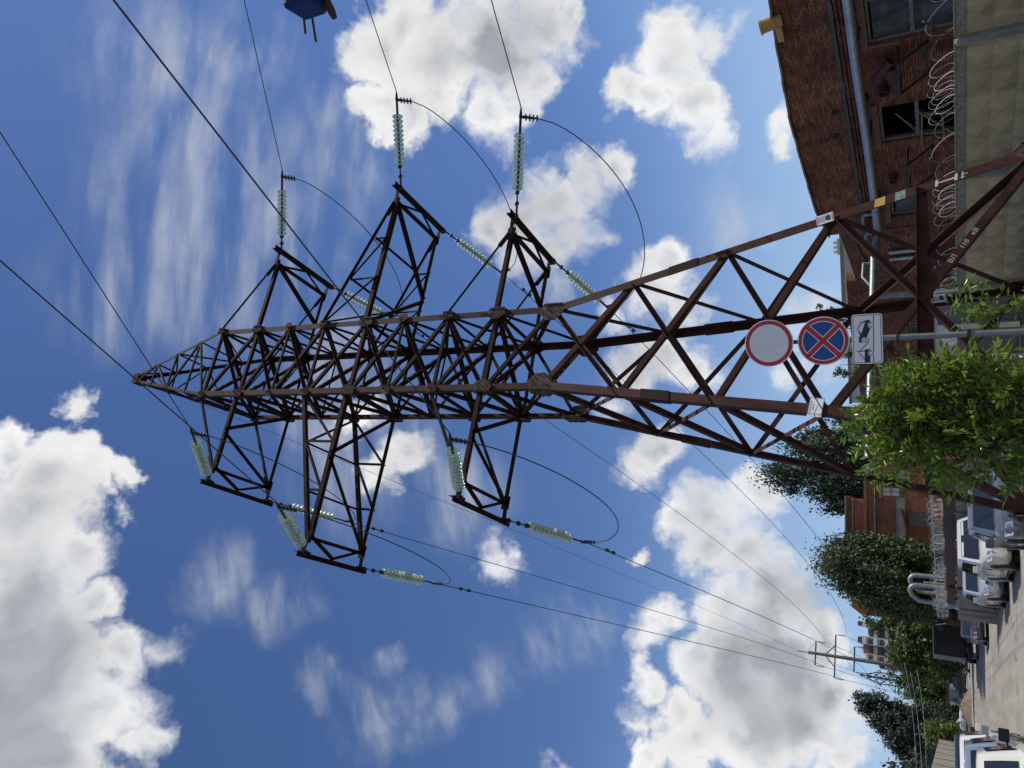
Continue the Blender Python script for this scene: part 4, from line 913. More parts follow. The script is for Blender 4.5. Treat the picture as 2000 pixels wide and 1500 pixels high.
tree('bushy tree left of the box truck below the concrete mast', (-43.4, 123.8), [far_lobe(*q) for q in ((-29.8, 86, 4.8, 2.4, 2.4, 2.6), (-31.0, 86, 3.6, 2.0, 2, 2.6), (-28.2, 85, 3.2, 1.6, 1.8, 2.2))], LM['mid'], .36, 8500, .85, 23, group='trees closing the street')
tree('low bright green tree under the far lattice pylon', (-49.0, 126.7), [far_lobe(*q) for q in ((-33.6, 88, 4.0, 2.2, 2.2, 2.5), (-35.2, 88, 3.3, 1.8, 2, 2.0), (-32.5, 87, 2.4, 1.8, 1.8, 1.5))], LM['mid'], .36, 7500, .8, 24, group='trees closing the street')
tree('tall dark tree with a leaning top on the left of the street end', (-37.4, 88), [(-35.6, 88, 8.6, 1.7, 1.8, 2.2), (-36.9, 88, 6.6, 2.5, 2.2, 2.4), (-38.6, 88, 5.2, 2.2, 2, 2.2), (-36.6, 88, 4.0, 2.6, 2.2, 2.2), (-34.8, 88, 10.2, .9, 1, 1.1)], LM['dark'], .19, 26000, .45, 25, 1.35, group='trees closing the street')
tree('small yellow-green tree beside the left concrete wall', (-24.9, 59), [(-24.8, 59, 2.7, .95, .9, 1.15), (-25.2, 59, 1.6, 1.0, .9, .9)], LM['light'], .15, 2600, .35, 26)
tree('yellow-green sapling beside the far parked cars', (-29.5, 71), [(-29.4, 71, 2.7, .8, .8, 1.1)], LM['light'], .15, 1500, .3, 27)
tree('dark shrubby tree over the left concrete wall', (-26.5, 53), [(-24.2, 49, 3.6, 2.2, 1.6, 1.6), (-27, 52, 3.8, 2.4, 2, 1.8)], LM['dark'], .2, 4500, .45, 28, 1.2)
tree('far hedge-like tree between the cars and the trees', (-44, 120), [(-41, 119, 2.8, 6.5, 1.6, 2.4), (-51, 120, 3.2, 5.0, 2, 2.6)], LM['mid'], .28, 7000, .6, 29, group='trees closing the street')
tree('birch sapling growing on the broken wall top', (1.95, 33.5), [(1.95, 33.5, 5.95, .42, .4, .5), (2.3, 33.4, 5.6, .35, .35, .35)], LM['light'], .07, 900, .14, 30, cat='sapling', name='sapling', trunk_r=.02)
tree('leafy sapling on the roof edge beside the round signs', (2.85, 33), [(2.75, 33.2, 6.1, .3, .3, .3)], LM['mid'], .07, 500, .12, 31, cat='sapling', name='sapling', trunk_r=.02)
tree('pale bush on the roof edge below the no-stopping sign', (.5, 38), [(.55, 38, 5.8, .6, .5, .6), (.2, 38, 5.3, .5, .5, .5)], LM['mid'], .08, 1500, .16, 32, cat='bush', name='bush', trunk_r=.03)
tree('dark green bush between the fence and the white car', (-5.6, 30.6), [(-5.5, 30.5, .95, .75, .6, .75)], LM['mid'], .09, 1800, .2, 33, cat='bush', name='bush', trunk_r=.03)
tree('weedy green bush beside the silver car', (-9.3, 37.2), [(-8.9, 37, .5, .6, 1.1, .6), (-9.6, 38.2, .35, .5, .8, .4)], LM['grass'], .10, 1800, .2, 34, cat='bush', name='bush', trunk_r=.03)

# ---------------------------------------------------------------- the glossy young ash in front of the pylon
def ash(label, base, stems, blobs, seed, nspray, name='ash_shrub'):
    g = np.random.default_rng(seed); root = empty(name, base, 0, label, 'shrub'); r_ = random.Random(seed)
    C, Nn, D, Lh, Wd, T = [], [], [], [], [], []; tw = MB(); base = V(*base); ends = []
    for s_ in stems:
        s_ = V(*s_); mid = base.lerp(s_, .5) + V(r_.uniform(-.1, .1), r_.uniform(-.1, .1), .12); tw.tube([base, mid, s_], [.028, .018, .006], 6); ends.append((mid, s_))
    bw = np.array([b[3] ** 2 for b in blobs]); bw /= bw.sum()
    for i in range(nspray):
        b = blobs[g.choice(len(blobs), p=bw)]; u = g.normal(size=3); u /= np.linalg.norm(u); rad = b[3] * g.random() ** .42
        p = np.array(b[:3]) + u * rad * np.array([1, .8, 1]); a = u * .6 + np.array([0, 0, .55]) + g.normal(size=3) * .45; a /= np.linalg.norm(a)
        L_ = .20 + .12 * g.random(); tone = g.random(); k = g.integers(3, 6)
        if i % 7 == 0:
            mid, e = ends[g.integers(0, len(ends))]; q = mid.lerp(e, g.random()); tw.tube([q, q.lerp(Vector(p), .6) + V(0, 0, .05), Vector(p), Vector(p + a * L_)], [.009, .006, .004, .002], 4)
        sd_ = np.cross(a, g.normal(size=3)); sd_ /= np.linalg.norm(sd_); nn = np.cross(sd_, a)
        for j in range(2 * k + 1):
            t = (j // 2 + .6) / (k + .6); q = p + a * L_ * t
            if j == 2 * k: dr = a.copy(); q = p + a * L_
            else: dr = a * .75 + sd_ * (1 if j % 2 else -1)
            dr = dr + g.normal(size=3) * .18 + np.array([0, 0, -.22]); dr /= np.linalg.norm(dr); l = .138 * (.6 + .6 * g.random())
            nv = nn + g.normal(size=3) * .42 + np.array([0, 0, .5]); nv -= dr * (nv @ dr); nv /= np.linalg.norm(nv)
            C.append(q + dr * l / 2); Nn.append(nv); D.append(dr); Lh.append(l); Wd.append(l * .35); T.append(.65 * tone + .5 * g.random() - .08)
    C, Nn, D = np.array(C), np.array(Nn), np.array(D)
    leaf_mesh('leaves', C, Nn, D, np.array(Lh), np.array(Wd), np.array(T), LM['ash'], root, fold=.22)
    tw.build('stem', M['bark'], root, smooth=60); return root
ash('glossy young ash shrub with narrow leaves in front of the pylon foot', (-.5, 10.9, 0), [(-.62, 10.6, 2.55), (-.2, 10.7, 2.2), (-.95, 10.7, 2.1), (.15, 10.6, 1.8), (-1.15, 10.7, 1.7), (-.4, 10.4, 1.6)],
    [(-.55, 10.7, 2.33, .36), (-.34, 10.7, 2.14, .36), (-.95, 10.7, 2.2, .34), (-.6, 10.8, 1.9, .5), (-.12, 10.7, 1.72, .34), (-.95, 10.8, 1.65, .42), (-.45, 10.7, 1.3, .6), (-.02, 10.7, 1.25, .36), (-.95, 10.7, 1.15, .48), (-.3, 10.6, .7, .5), (-.8, 10.6, .6, .5), (-.72, 10.7, 2.6, .2), (-.08, 10.7, 2.02, .25)], 5, 820)
ash('thin leafy ash sprig right of the sign pole', (.85, 11.4, 0), [(.95, 11.1, 1.55), (.7, 11.1, 1.2)], [(.95, 11.1, 1.50, .13), (.84, 11.1, 1.33, .14), (.68, 11.1, 1.12, .15), (.8, 11.1, .75, .2)], 6, 34, name='ash_sprig')

# ---------------------------------------------------------------- orange brick house behind the fence
oh = empty('orange_brick_house', V(-7.0, 64.4, gxy(-7, 64.4)), R(188), 'two-storey orange brick house with pale bands and boarded windows', 'house')
g0 = gxy(-7, 64.4)
mb = MB(); wall_holes(mb, -3.5, 11.3, -.2, 7.5 - g0, [(1.55, 2.25, 5.2 - g0, 6.45 - g0), (3.3, 4.35, 3.1 - g0, 4.6 - g0), (.3, 1.0, 5.4 - g0, 6.6 - g0), (8.8, 9.9, 3.1 - g0, 4.6 - g0)], .25)
mb.quad((11.3, 0, -.2), (11.3, -9, -.2), (11.3, -9, 7.5 - g0), (11.3, 0, 7.5 - g0)); mb.quad((-3.5, 0, -.2), (-3.5, -9, -.2), (-3.5, -9, 7.5 - g0), (-3.5, 0, 7.5 - g0)); mb.quad((-3.5, 0, 7.5 - g0), (11.3, 0, 7.5 - g0), (11.3, -9, 7.5 - g0), (-3.5, -9, 7.5 - g0)); mb.build('wall', M['brick2'], oh, local=True)
mb = MB(); mb.box((3.9, -.4, 4.2), (14.4, .05, 4.6)); mb.build('dark_interior', M['void'], oh, local=True)
for z, h, p_, m in ((5.2, .62, .03, 'cement'), (7.25, .5, .10, 'brick2'), (6.95, .08, .16, 'cement'), (7.6, .2, .2, 'brick2')):
    mb = MB(); x = -3.5
    segs = [(-3.5, 1.5), (2.3, 11.3)] if z == 5.2 else [(-3.5, 11.3)]
    for a, b in segs: mb.box(((a + b) / 2, p_ / 2, z - g0), (b - a, p_ + .02, h))
    mb.build('string_course', M[m], oh, local=True)
mb = MB(); mb.box((6.5, .02, 2.5 - g0), (5.0, .06, 1.4)); mb.build('pale_plinth', M['cement'], oh, local=True)
for a, b, c, d, m in ((1.55, 2.25, 5.2, 6.45, 'whitewash'), (3.3, 4.35, 3.1, 4.6, 'frame'), (.3, 1.0, 5.4, 6.6, 'pane'), (8.8, 9.9, 3.1, 4.6, 'frame')):
    mb = MB(); mb.box(((a + b) / 2, -.12, (c + d) / 2 - g0), (b - a, .05, d - c)); f = mb.build('window', M[m], oh, local=True)
    mb = MB(); [mb.box((x, -.08, (c + d) / 2 - g0), (.06, .05, d - c)) for x in (a + .03, (a + b) / 2, b - .03)]; [mb.box(((a + b) / 2, -.08, z - g0), (b - a, .045, .06)) for z in (c + .03, (c + d) / 2, d - .03)]; mb.build('window_frame', M['cement'], f, local=True)
mb = MB(); mb.box((1.9, .04, 6.56 - g0), (1.0, .12, .16)); mb.build('yellow_lintel', M['gold'], oh, local=True)
mb = MB(); mb.obox((4.0, .45, 4.95 - g0), V(.85, 0, -.18), V(0, .5, -.08), V(0, 0, .05)); mb.build('porch_canopy', M['dark_iron'], oh, local=True)
mb = MB(); mb.box((4.9, -2.2, 8.25 - g0), (4.6, 3.6, 1.5)); at = mb.build('attic', M['brick2'], oh, local=True)
mb = MB(); [mb.box((4.9, -.38, z - g0), (4.8, .14, .1)) for z in (8.55, 8.97)]; mb.box((4.9, -2.2, 9.06 - g0), (5.0, 4.2, .10)); mb.build('attic_trim', M['cement'], at, local=True)
mb = MB(); mb.poly([(8.6, -.6, 7.5 - g0), (11.4, -.6, 7.5 - g0), (11.4, -.6, 8.0 - g0), (10.9, -.6, 8.7 - g0), (8.6, -.6, 8.7 - g0)], (0, -6, 0)); mb.build('gable', M['brick2'], oh, local=True)

# ---------------------------------------------------------------- fence behind the right-hand row of cars
A, B = V(-1.6, 24.45, 0), V(-11.75, 41.75, 0); d = (B - A).normalized(); L_ = (B - A).length
rf = empty('patched_fence', A, 0, 'stained concrete panel fence with a rust-red sheet band along its top', 'fence'); n_ = V(-d.y, d.x, 0) ; n_ = n_ if n_.y < 0 else -n_
zt = lambda t: 1.97 + .008 * t
for i in range(int(L_ / 1.0)):
    a, b = A + d * (i * 1.0 + .01), A + d * (i * 1.0 + .985); r_ = random.Random(i); o = n_ * r_.uniform(-.02, .02)
    mb = MB(); mb.obox((a + b) / 2 + V(0, 0, .80) + o, d * .487, n_ * .04, V(0, 0, .82)); mb.build('panel', M['greyboard'], rf)
    if i % 3 == 0:
        p = MB(); p.obox(a + V(0, 0, .85) + n_ * .06, d * .05, n_ * .05, V(0, 0, .85)); p.build('post', M['greyconc'], rf)
nb = 6
for i in range(nb):
    t0, t1 = i * (L_ - 2.6) / nb, (i + 1) * (L_ - 2.6) / nb; a, b = A + d * (t0 + .006), A + d * (t1 - .006)
    mb = MB(); mb.poly([a + V(0, 0, zt(t0) - .40), b + V(0, 0, zt(t1) - .41), b + V(0, 0, zt(t1)), a + V(0, 0, zt(t0))], n_ * .03); o = mb.build('rust_band', M['rustband'], rf)
mb = MB(); p = A + d * (L_ - 5.2); mb.obox(p + n_ * .08 + V(0, 0, .95), d * .16, n_ * .02, V(0, 0, .98)); mb.build('rust_post', M['rustband'], rf)
mb = MB()
for i in range(8): p = A + d * (1.5 + i * 2.8) + V(0, 0, zt(i * 2.8)); mb.bar(p, p + V(0, 0, .42) + n_ * .12, .03)
a, b = A + V(0, 0, 2.28), B + V(0, 0, 2.44); mb.tube([a, b], .022, 6); mb.build('wire_stand', M['galv'], rf)
razor('razor_wire_coil', A + d * .5, d, L_ - 1, .2, .26, 1.98, 'dense tangled razor wire along the rust-banded fence', 7, .3)
razor('razor_wire_coil', A + d * 13, d, L_ - 13.5, .26, .5, 2.02, 'larger sagging razor wire loops at the far end of the rust-banded fence', 9, .2)
hp = empty('heating_pipes', V(-9.9, 40.9, 0), 0, 'pair of shiny insulated heating pipes bent into tall loops behind the fence', 'pipe')
for x0, y0 in ((-9.62, 40.9), (-10.02, 40.6)):
    mb = MB(); c = V(x0, y0, 0); pts = [c, c + V(0, 0, 3.3)]
    for k_ in range(1, 7): t_ = R(15 * k_); pts.append(c + V(-.28 * (1 - math.cos(t_)), 0, 3.3 + .28 * math.sin(t_)))
    pts += [c + V(-.5, 0, 3.5), c + V(-.72, 0, 3.2), c + V(-.76, 0, 2.9), c + V(-.76, 0, 0)]; mb.tube(pts, .105, 14); mb.build('pipe_loop', M['dull_galv'], hp, smooth=50)
mb = MB(); [mb.tube([V(x, 40.4, 0), V(x, 40.4, 3.0)], .035, 8) for x in (-9.8, -10.25)]; mb.build('slim_pipe', M['gold'], hp, smooth=50)
mb = MB(); mb.box((-10.75, 40.6, 1.3), (.3, .5, 2.6)); mb.build('valve_box', M['dull_galv'], hp)

# left-hand wall of the street
lw = empty('concrete_wall', V(-21.6, 50.6, 0), 0, 'grey concrete wall on the left with leaning barbed wire brackets', 'wall')
A2, B2 = V(-22.2, 52.2, 0), V(-9.2, 14.0, 0); d2 = (B2 - A2).normalized(); n2 = V(-d2.y, d2.x, 0); L2 = (B2 - A2).length; k_ = int(L2 / 2.9)
for i in range(k_):
    a, b = A2 + d2 * (i * 2.9 + .01), A2 + d2 * (i * 2.9 + 2.88); mb = MB(); mb.obox((a + b) / 2 + V(0, 0, 1.36), d2 * 1.433, n2 * .06, V(0, 0, 1.38)); pn = mb.build('panel', M['greyboard'], lw)
    mb = MB()
    for t in (0.15, 1.4, 2.7): q = a + d2 * t + V(0, 0, 2.7); mb.bar(q, q + V(0, 0, .3) + n2 * .22, .035)
    for h in (.12, .27): mb.tube([a + V(0, 0, 2.72 + h) + n2 * h * .72, b + V(0, 0, 2.72 + h) + n2 * h * .72], .008, 4)
    mb.build('barbed_wire', M['dark_iron'], pn)
    mb = MB(); mb.obox(a + V(0, 0, 1.37), d2 * .06, n2 * .09, V(0, 0, 1.37)); mb.build('post', M['greyconc'], lw)

# ---------------------------------------------------------------- distance: mast, second pylon, flats
M['mast'] = mat('brown_grey_mast_concrete', (.16, .135, .12), .9, noise=.3, nscale=3)
MP = V(-39.0, 113.5, 0); MP.z = gxy(-39, 113.5)
mast = empty('concrete_mast', MP, 0, 'slender round concrete power mast with three steel cross bars', 'power mast')
ad = V(-41.94 + 36.43, 112.4 - 114.3, .08).normalized(); mid = lambda z: V(-39.15, 113.35, z)
mb = MB(); mb.tube([V(-39.15, 113.35, MP.z - .2), V(-39.15, 113.35, 20.0)], [.36, .20], 16); mb.build('shaft', M['mast'], mast, smooth=60)
mb = MB(); mb.tube([mid(19.9), mid(21.56)], [.05, .04], 6); [mb.bar(mid(20 + .32 * i) - ad * .1, mid(20 + .32 * i) + ad * .1, .05) for i in range(5)]; mb.build('top_spike', M['dark_iron'], mast)
MEND = {}
for key, z, wd in (('t', 19.07, 1.62), ('m', 16.5, 2.92), ('l', 14.04, 1.68)):
    mb = MB(); mb.bar(mid(z) - ad * wd, mid(z) + ad * wd, .14, .16)
    if key == 'm':
        for s_ in (-1, 1): mb.bar(mid(z + 1.15) + ad * s_ * .2, mid(z) + ad * s_ * wd * .5, .12)
    else:
        for s_ in (-1, 1): mb.bar(mid(z + 1.1), mid(z + .05) + ad * s_ * wd * .97, .03)
    mb.build('cross_bar', M['dark_iron'], mast)
    for sd_, s_ in (('L', 1), ('R', -1)):
        e = mid(z) + ad * s_ * wd - V(0, 0, .1); MEND[key + sd_] = e - V(0, 0, 1.25)
        r0 = empty('hanging_insulator', e, 0, 'hanging insulator under the %s cross bar of the far mast, %s end' % ({'t': 'top', 'm': 'long middle', 'l': 'lowest'}[key], {'L': 'left', 'R': 'right'}[sd_]), 'insulator', 'insulators hanging from the far mast')
        mb = MB(); mb.tube([e, e - V(0, 0, 1.25)], .03, 6); [mb.lathe(e - V(0, 0, .2 + .11 * i), (0, 0, -1), [(0, .03), (.03, .13), (.06, .03)], 8) for i in range(8)]; mb.build('disc_string', M['dark_iron'], r0)
P2 = V(-75.2, 206.9, 0); P2.z = gxy(-75, 207)
fp = empty('power_pylon', P2, 0, 'small far lattice pylon rising from the trees at the street end', 'pylon')
ta2, tl2 = V(.92, -.34, 0).normalized(), V(.34, .92, 0)
def q2(sa, sl, z): w = .05 if z > 23 else (.95 if z <= 12 else .95 * min(1, (23.2 - z) / 4.4)); w = w + max(0, 12 - z) * .16; return P2 * 1 + ta2 * sa * w + tl2 * sl * w + V(0, 0, z - P2.z)
lv2 = [0, 4, 8, 12, 13.6, 15.2, 16.8, 18.4, 20, 21.6, 23.1]
for sa in (-1, 1):
    for sl in (-1, 1):
        mb = MB(); [mb.bar(q2(sa, sl, a), q2(sa, sl, b), .17) for a, b in zip(lv2, lv2[1:])]; mb.build('leg', M['steel'], fp)
mb = MB()
for a, b in zip(lv2, lv2[1:]):
    for p, q in (((-1, -1), (1, -1)), ((1, -1), (1, 1)), ((1, 1), (-1, 1)), ((-1, 1), (-1, -1))): mb.bar(q2(*p, a), q2(*q, b), .09); mb.bar(q2(*q, a), q2(*p, b), .09)
mb.build('lattice', M['steel'], fp)
FEND = {}
for key, z, wd in (('t', 18.35, 2.5), ('m', 15.2, 4.0), ('l', 12.3, 2.6)):
    for sd_, s_ in (('L', -1), ('R', 1)):
        mb = MB(); e = P2 + ta2 * s_ * wd + V(0, 0, z - P2.z); [mb.bar(q2(s_, sl, z), e, .12) for sl in (-1, 1)]; [mb.bar(q2(s_, sl, z + 1.5), e, .08) for sl in (-1, 1)]; mb.build('crossarm', M['steel'], fp); FEND[key + sd_] = e - V(0, 0, .3)
def sagline(a, b, sag, n=40):
    return [a.lerp(b, i / n) - V(0, 0, 4 * sag * (i / n) * (1 - i / n)) for i in range(n + 1)]
SAGS = {'lL': 2.0, 'mL': 2.0, 'tL': 2.0, 'lR': 2.6, 'mR': 2.6, 'tR': 2.3}
for key in ('lR', 'mR', 'tR', 'lL', 'mL', 'tL'):
    a, b, c = WIRE[key + 'Q'], MEND[key], FEND[key]; pts = sagline(a, b, SAGS[key]); pts2 = sagline(b, c, 1.6, 14)
    rt = empty('power_line', a, 0, 'thin overhead line from the %s crossarm to the far mast, %s side' % (ARMNAME[key[0]], SIDE[key[1]]), 'power line', 'conductors of the far span')
    mb = MB(); mb.tube(pts + pts2[1:], [.012 + .010 * min(1, i / 30) for i in range(len(pts))] + [.028] * 14, 6); mb.build('wire', M['cable'], rt, smooth=60); damper(pts, 1.15, rt)
pk = TP(0, 0, peak_top); pts = sagline(pk, mid(21.5), 1.2); mb = MB(); mb.tube(pts + sagline(mid(21.5), P2 + V(0, 0, 23 - P2.z), 1, 12)[1:], [.008 + .006 * min(1, i / 30) for i in range(len(pts))] + [.02] * 12, 5)
tag(mb.build('earth_wire', M['cable'], None, smooth=60), 'finest wire strung from the pylon peak to the spike of the far mast', 'power line')
for i, (a, b) in enumerate(((V(-21.5, 63, 5.1), V(-19.2, 35, 3.25)), (V(-22, 63, 4.75), V(-19.6, 35, 3.05)), (V(-21.8, 63, 4.3), V(-19.4, 35, 2.95)))):
    mb = MB(); mb.tube(sagline(a, b, .25, 12), .011, 5); tag(mb.build('street_cable', M['galv'], None, smooth=60), ['uppermost pale street cable in front of the left trees', 'middle pale street cable in front of the left trees', 'lowest pale street cable in front of the left trees'][i], 'cable', 'street cables by the left trees')
# flats far away
M['flat_a'] = mat('pale_panel_facade', (.50, .50, .48), .85, noise=.15, nscale=.5); M['flat_b'] = mat('dull_red_panel', (.27, .115, .10), .85, noise=.2, nscale=.5); M['flat_c'] = mat('sandy_panel', (.46, .38, .27), .85, noise=.2, nscale=.4)
fl = empty('apartment_block', V(-79.5, 247, 0), R(17), 'far stepped apartment block in pale and dull red panels', 'apartment block')
for i, (x, w, top, m) in enumerate(((2.9, 2.9, 24.0, 'flat_b'), (.4, 2.4, 26.3, 'flat_a'), (-2.0, 2.6, 25.6, 'flat_b'), (-4.2, 2.0, 24.6, 'flat_c'), (-6.0, 1.9, 21.0, 'flat_a'), (5.0, 1.6, 26.8, 'flat_a'))):
    mb = MB(); mb.box((x, i % 2 * -.8, top / 2), (w, 9 + i % 2, top)); s_ = mb.build('wing', M[m], fl, local=True)
    yb = i % 2 * -.8 - (9 + i % 2) / 2
    for k in range(int(top / 2.9)): mb = MB(); mb.box((x, yb - .35, 2.9 * k + 2.0), (w * .8, .7, 1.0)); mb.build('balcony', M['flat_a' if m != 'flat_a' else 'whitewash'], s_, local=True)
    for k in range(int(top / 2.9)): mb = MB(); mb.box((x, yb - .02, 2.9 * k + 3.2), (w * .72, .05, 1.2)); mb.build('window', M['pane'], s_, local=True)
    mb = MB(); mb.box((x, i % 2 * -.8, top + .3), (w * .6, 3, .9)); mb.build('roof_hut', M['whitewash'], s_, local=True)
# ---------------------------------------------------------------- vehicles
def paint(name, col, metal=.0, rough=.32):
    return mat(name, col, rough, metal=metal, Coat_Weight=.6, Coat_Roughness=.08, noise=.08, nscale=3)
CP = {'white': paint('white_car_paint', (.68, .68, .66)), 'cream': paint('cream_white_paint', (.66, .64, .55)), 'pearl': paint('pearl_white_paint', (.62, .60, .54), .15), 'silver': paint('silver_car_paint', (.50, .52, .56), .5, .35),
      'grey': paint('grey_car_paint', (.16, .165, .185), .45), 'black': paint('black_car_paint', (.018, .02, .026)), 'maroon': paint('dark_plum_paint', (.055, .025, .035)), 'bluegrey': paint('blue_grey_paint', (.30, .34, .42), .5), 'navy': paint('dark_blue_paint', (.03, .04, .06))}
M['carglass'] = mat('car_window_glass', (.018, .026, .032), .06, spec=.8)
M['tyre'] = mat('tyre_rubber', (.018, .018, .018), .85); M['rim'] = mat('wheel_alloy', (.38, .39, .40), .4, metal=.6); M['trim'] = mat('black_plastic_trim', (.022, .022, .024), .6)
M['lamp'] = mat('clear_headlamp', (.62, .64, .66), .12, spec=.9); M['tail'] = mat('red_tail_lamp', (.30, .012, .015), .2); M['amber'] = mat('amber_lamp', (.75, .25, .03), .25); M['seat'] = mat('pale_sunshade', (.40, .50, .48), .6)
def lerp3(a, b, t): return a + (b - a) * t
def car(name, label, cat, x, y, az, p, dims, group=None, wheels='alloy', plate=None, z=None, extras=None):
    """az: compass heading of the nose. dims: L W H hood belt boot xwind xroof_f xroof_r xrear"""
    L, W, H, hood, belt, boot, xc, xf, xr, xb = dims; w = W / 2
    root = empty(name, (x, y, gxy(x, y) if z is None else z), R(90 - az), label, cat, group)
    def section(X, zb, zt, hw):
        q = [(0, zb), (hw * .80, zb), (hw * .965, zb + .09), (hw, zb + (zt - zb) * .42), (hw * .985, zb + (zt - zb) * .72), (hw * .945, zt - .05), (hw * .86, zt - .008), (hw * .45, zt + .012), (0, zt + .016)]
        return [(X, yy, zz) for yy, zz in q] + [(X, -yy, zz) for yy, zz in reversed(q[1:-1])]
    st = [(-L / 2, .46, boot - .26, w * .78), (-L / 2 + .05, .34, boot - .08, w * .90), (-L / 2 + .22, .27, boot - .02, w * .965), (-L / 2 + .6, .22, boot, w * .99), (min(xb, -L / 2 + 1.15), .20, max(boot, belt - .03) if xb < -L / 2 + .5 else boot, w), (xb + .5, .20, belt, w), (0, .20, belt, w), (xc - .25, .20, belt, w), (xc + .12, .20, lerp3(belt, hood, .45), w), (L / 2 - .75, .22, hood, w * .985), (L / 2 - .35, .24, hood - .05, w * .95), (L / 2 - .12, .28, hood - .14, w * .87), (L / 2 - .02, .36, hood - .28, w * .78)]
    st = sorted(st, key=lambda s: s[0]); b = MB(); n = 16
    for s_ in st: b.v += section(*s_)
    for i in range(len(st) - 1):
        for j in range(n): b.f.append((i * n + j, i * n + (j + 1) % n, (i + 1) * n + (j + 1) % n, (i + 1) * n + j)); b.m.append(0)
    b.f += [tuple(range(n)), tuple((len(st) - 1) * n + j for j in reversed(range(n)))]; b.m += [0, 0]
    b.build('body', p, root, smooth=38, local=True)
    wb, wt = w * .90, w * .70; zb = belt - .03; zr = H
    # cabin: belt ring, shoulder ring, roof ring
    rings = []
    for t, xo in ((0, 0), (.45, 0), (.86, 0), (.97, 0), (1, 0)):
        hw = lerp3(wb, wt, t ** 1.15); fx, rx = lerp3(xc, xf, t ** .92), lerp3(xb, xr, t ** .92); zz = lerp3(zb, zr, t)
        if t == .97: fx -= .05; rx += .05
        if t == 1: hw *= .82; fx -= .2; rx += .2
        rings.append([(fx, hw * .93, zz), (fx - .12 * (t > .5) + .05, 0, zz), (fx, -hw * .93, zz), (fx - .14, -hw, zz), ((fx + rx) / 2, -hw * 1.01, zz), (rx + .14, -hw, zz), (rx, -hw * .92, zz), (rx - .03, 0, zz), (rx, hw * .92, zz), (rx + .14, hw, zz), ((fx + rx) / 2, hw * 1.01, zz), (fx - .14, hw, zz)])
    c = MB(); n = 12
    for r_ in rings: c.v += r_
    for i in range(len(rings) - 1):
        for j in range(n): c.f.append((i * n + j, i * n + (j + 1) % n, (i + 1) * n + (j + 1) % n, (i + 1) * n + j)); c.m.append(0)
    c.f.append(tuple((len(rings) - 1) * n + j for j in range(n))); c.m.append(0)
    c.build('cabin', p, root, smooth=40, local=True)
    P = lambda t, front, s: V(lerp3(xc, xf, t ** .92) if front else lerp3(xb, xr, t ** .92), s * lerp3(wb, wt, t ** 1.15), lerp3(zb, zr, t))
    def glass(nm, pts, parent=root, m=None):
        g = MB(); pts = [Vector(q) for q in pts]; nn = (pts[1] - pts[0]).cross(pts[-1] - pts[0]).normalized(); ctr = sum(pts, V(0, 0, 0)) / len(pts)
        if nn.dot(ctr - V((xc + xb) / 2, 0, zb)) < 0: nn = -nn
        g.poly([q + nn * .012 for q in pts], nn * .006); return g.build(nm, m or M['carglass'], parent, local=True)
    def screen(front, nm):
        k = .80; s = .05 if front else -.02
        pts = []
        for t, sd_ in ((.10, 1), (.10, -1), (.84, -1), (.84, 1)): q = P(t, front, sd_ * k); pts.append(q + V(s + .012, 0, 0))
        lo = [P(.08, front, 0) + V(.062 if front else -.05, 0, 0)]; g = MB()
        nxt = []
        for t in (.10, .47, .84):
            row = []
            for u in (-1, -.5, 0, .5, 1):
                q = P(t, front, u * .82); q.x += (.05 * (1 - abs(u) ** 2) * (1 if front else -.6)) * (1 if t < .5 else .2) + (.022 if front else -.022); row.append(q)
            nxt.append(row)
        for i in range(2):
            for j in range(4): g.quad(nxt[i][j], nxt[i][j + 1], nxt[i + 1][j + 1], nxt[i + 1][j])
        return g.build(nm, M['carglass'], root, local=True, smooth=60)
    ws = screen(True, 'windscreen'); screen(False, 'rear_window')
    mb = MB(); q = P(.06, True, 0) + V(.10, 0, .02); mb.bar(q + V(0, -w * .62, .0), q + V(0, w * .62, 0), .02); mb.build('wiper', M['trim'], ws, local=True)
    nwin = 3 if L > 4.45 and xb < -L / 2 + .6 else 2
    for s in (-1, 1):
        for i in range(nwin):
            u0, u1 = (i + .06) / nwin, (i + .94) / nwin; lo, hi = .12, .80
            def sp(u, t):
                f, r_ = P(t, True, s), P(t, False, s); f.x -= .17; r_.x += .17; q = f.lerp(r_, u); q.y *= 1.012; return q
            glass('side_window', [sp(u0, lo), sp(u1, lo), sp(u1, hi), sp(u0, hi)])
        m_ = MB(); q = P(.1, True, s); m_.obox(q + V(-.22, s * .14, .09), V(.055, 0, 0), V(0, .10, 0), V(0, 0, .075)); m_.bar(q + V(-.22, 0, .05), q + V(-.22, s * .1, .05), .03); m_.build('side_mirror', p if wheels != 'steel' else M['trim'], root, local=True, bevel=.03)
        h = MB(); hx = L / 2 - .10
        h.poly([(hx - .20, s * w * .93, hood - .16), (hx + .02, s * w * .60, hood - .17), (hx + .07, s * w * .56, hood - .30), (hx - .05, s * w * .88, hood - .31)], (.05, s * .012, .012)); h.build('headlight', M['lamp'], root, local=True, bevel=.01)
        t_ = MB(); tx = -L / 2 - .006
        if boot > belt - .03: t_.box((tx + .085, s * w * .80, boot - .16), (.15, .15, .30))
        else: t_.box((tx + .03, s * w * .66, boot - .21), (.12, .34, .17))
        tl = t_.build('tail_light', M['tail'], root, local=True, bevel=.015)
        if boot <= belt - .03:
            a_ = MB(); a_.box((tx - .012, s * w * .66 + s * .105, boot - .19), (.06, .11, .11)); a_.build('amber_lens', M['amber'], tl, local=True)
        d_ = MB(); [d_.box((xx, s * (w * 1.0), belt - .14), (.16, .02, .03)) for xx in ((xc + xb) / 2 + .55, (xc + xb) / 2 - .5)]; d_.build('door_handle', M['trim'] if wheels == 'steel' else p, root, local=True)
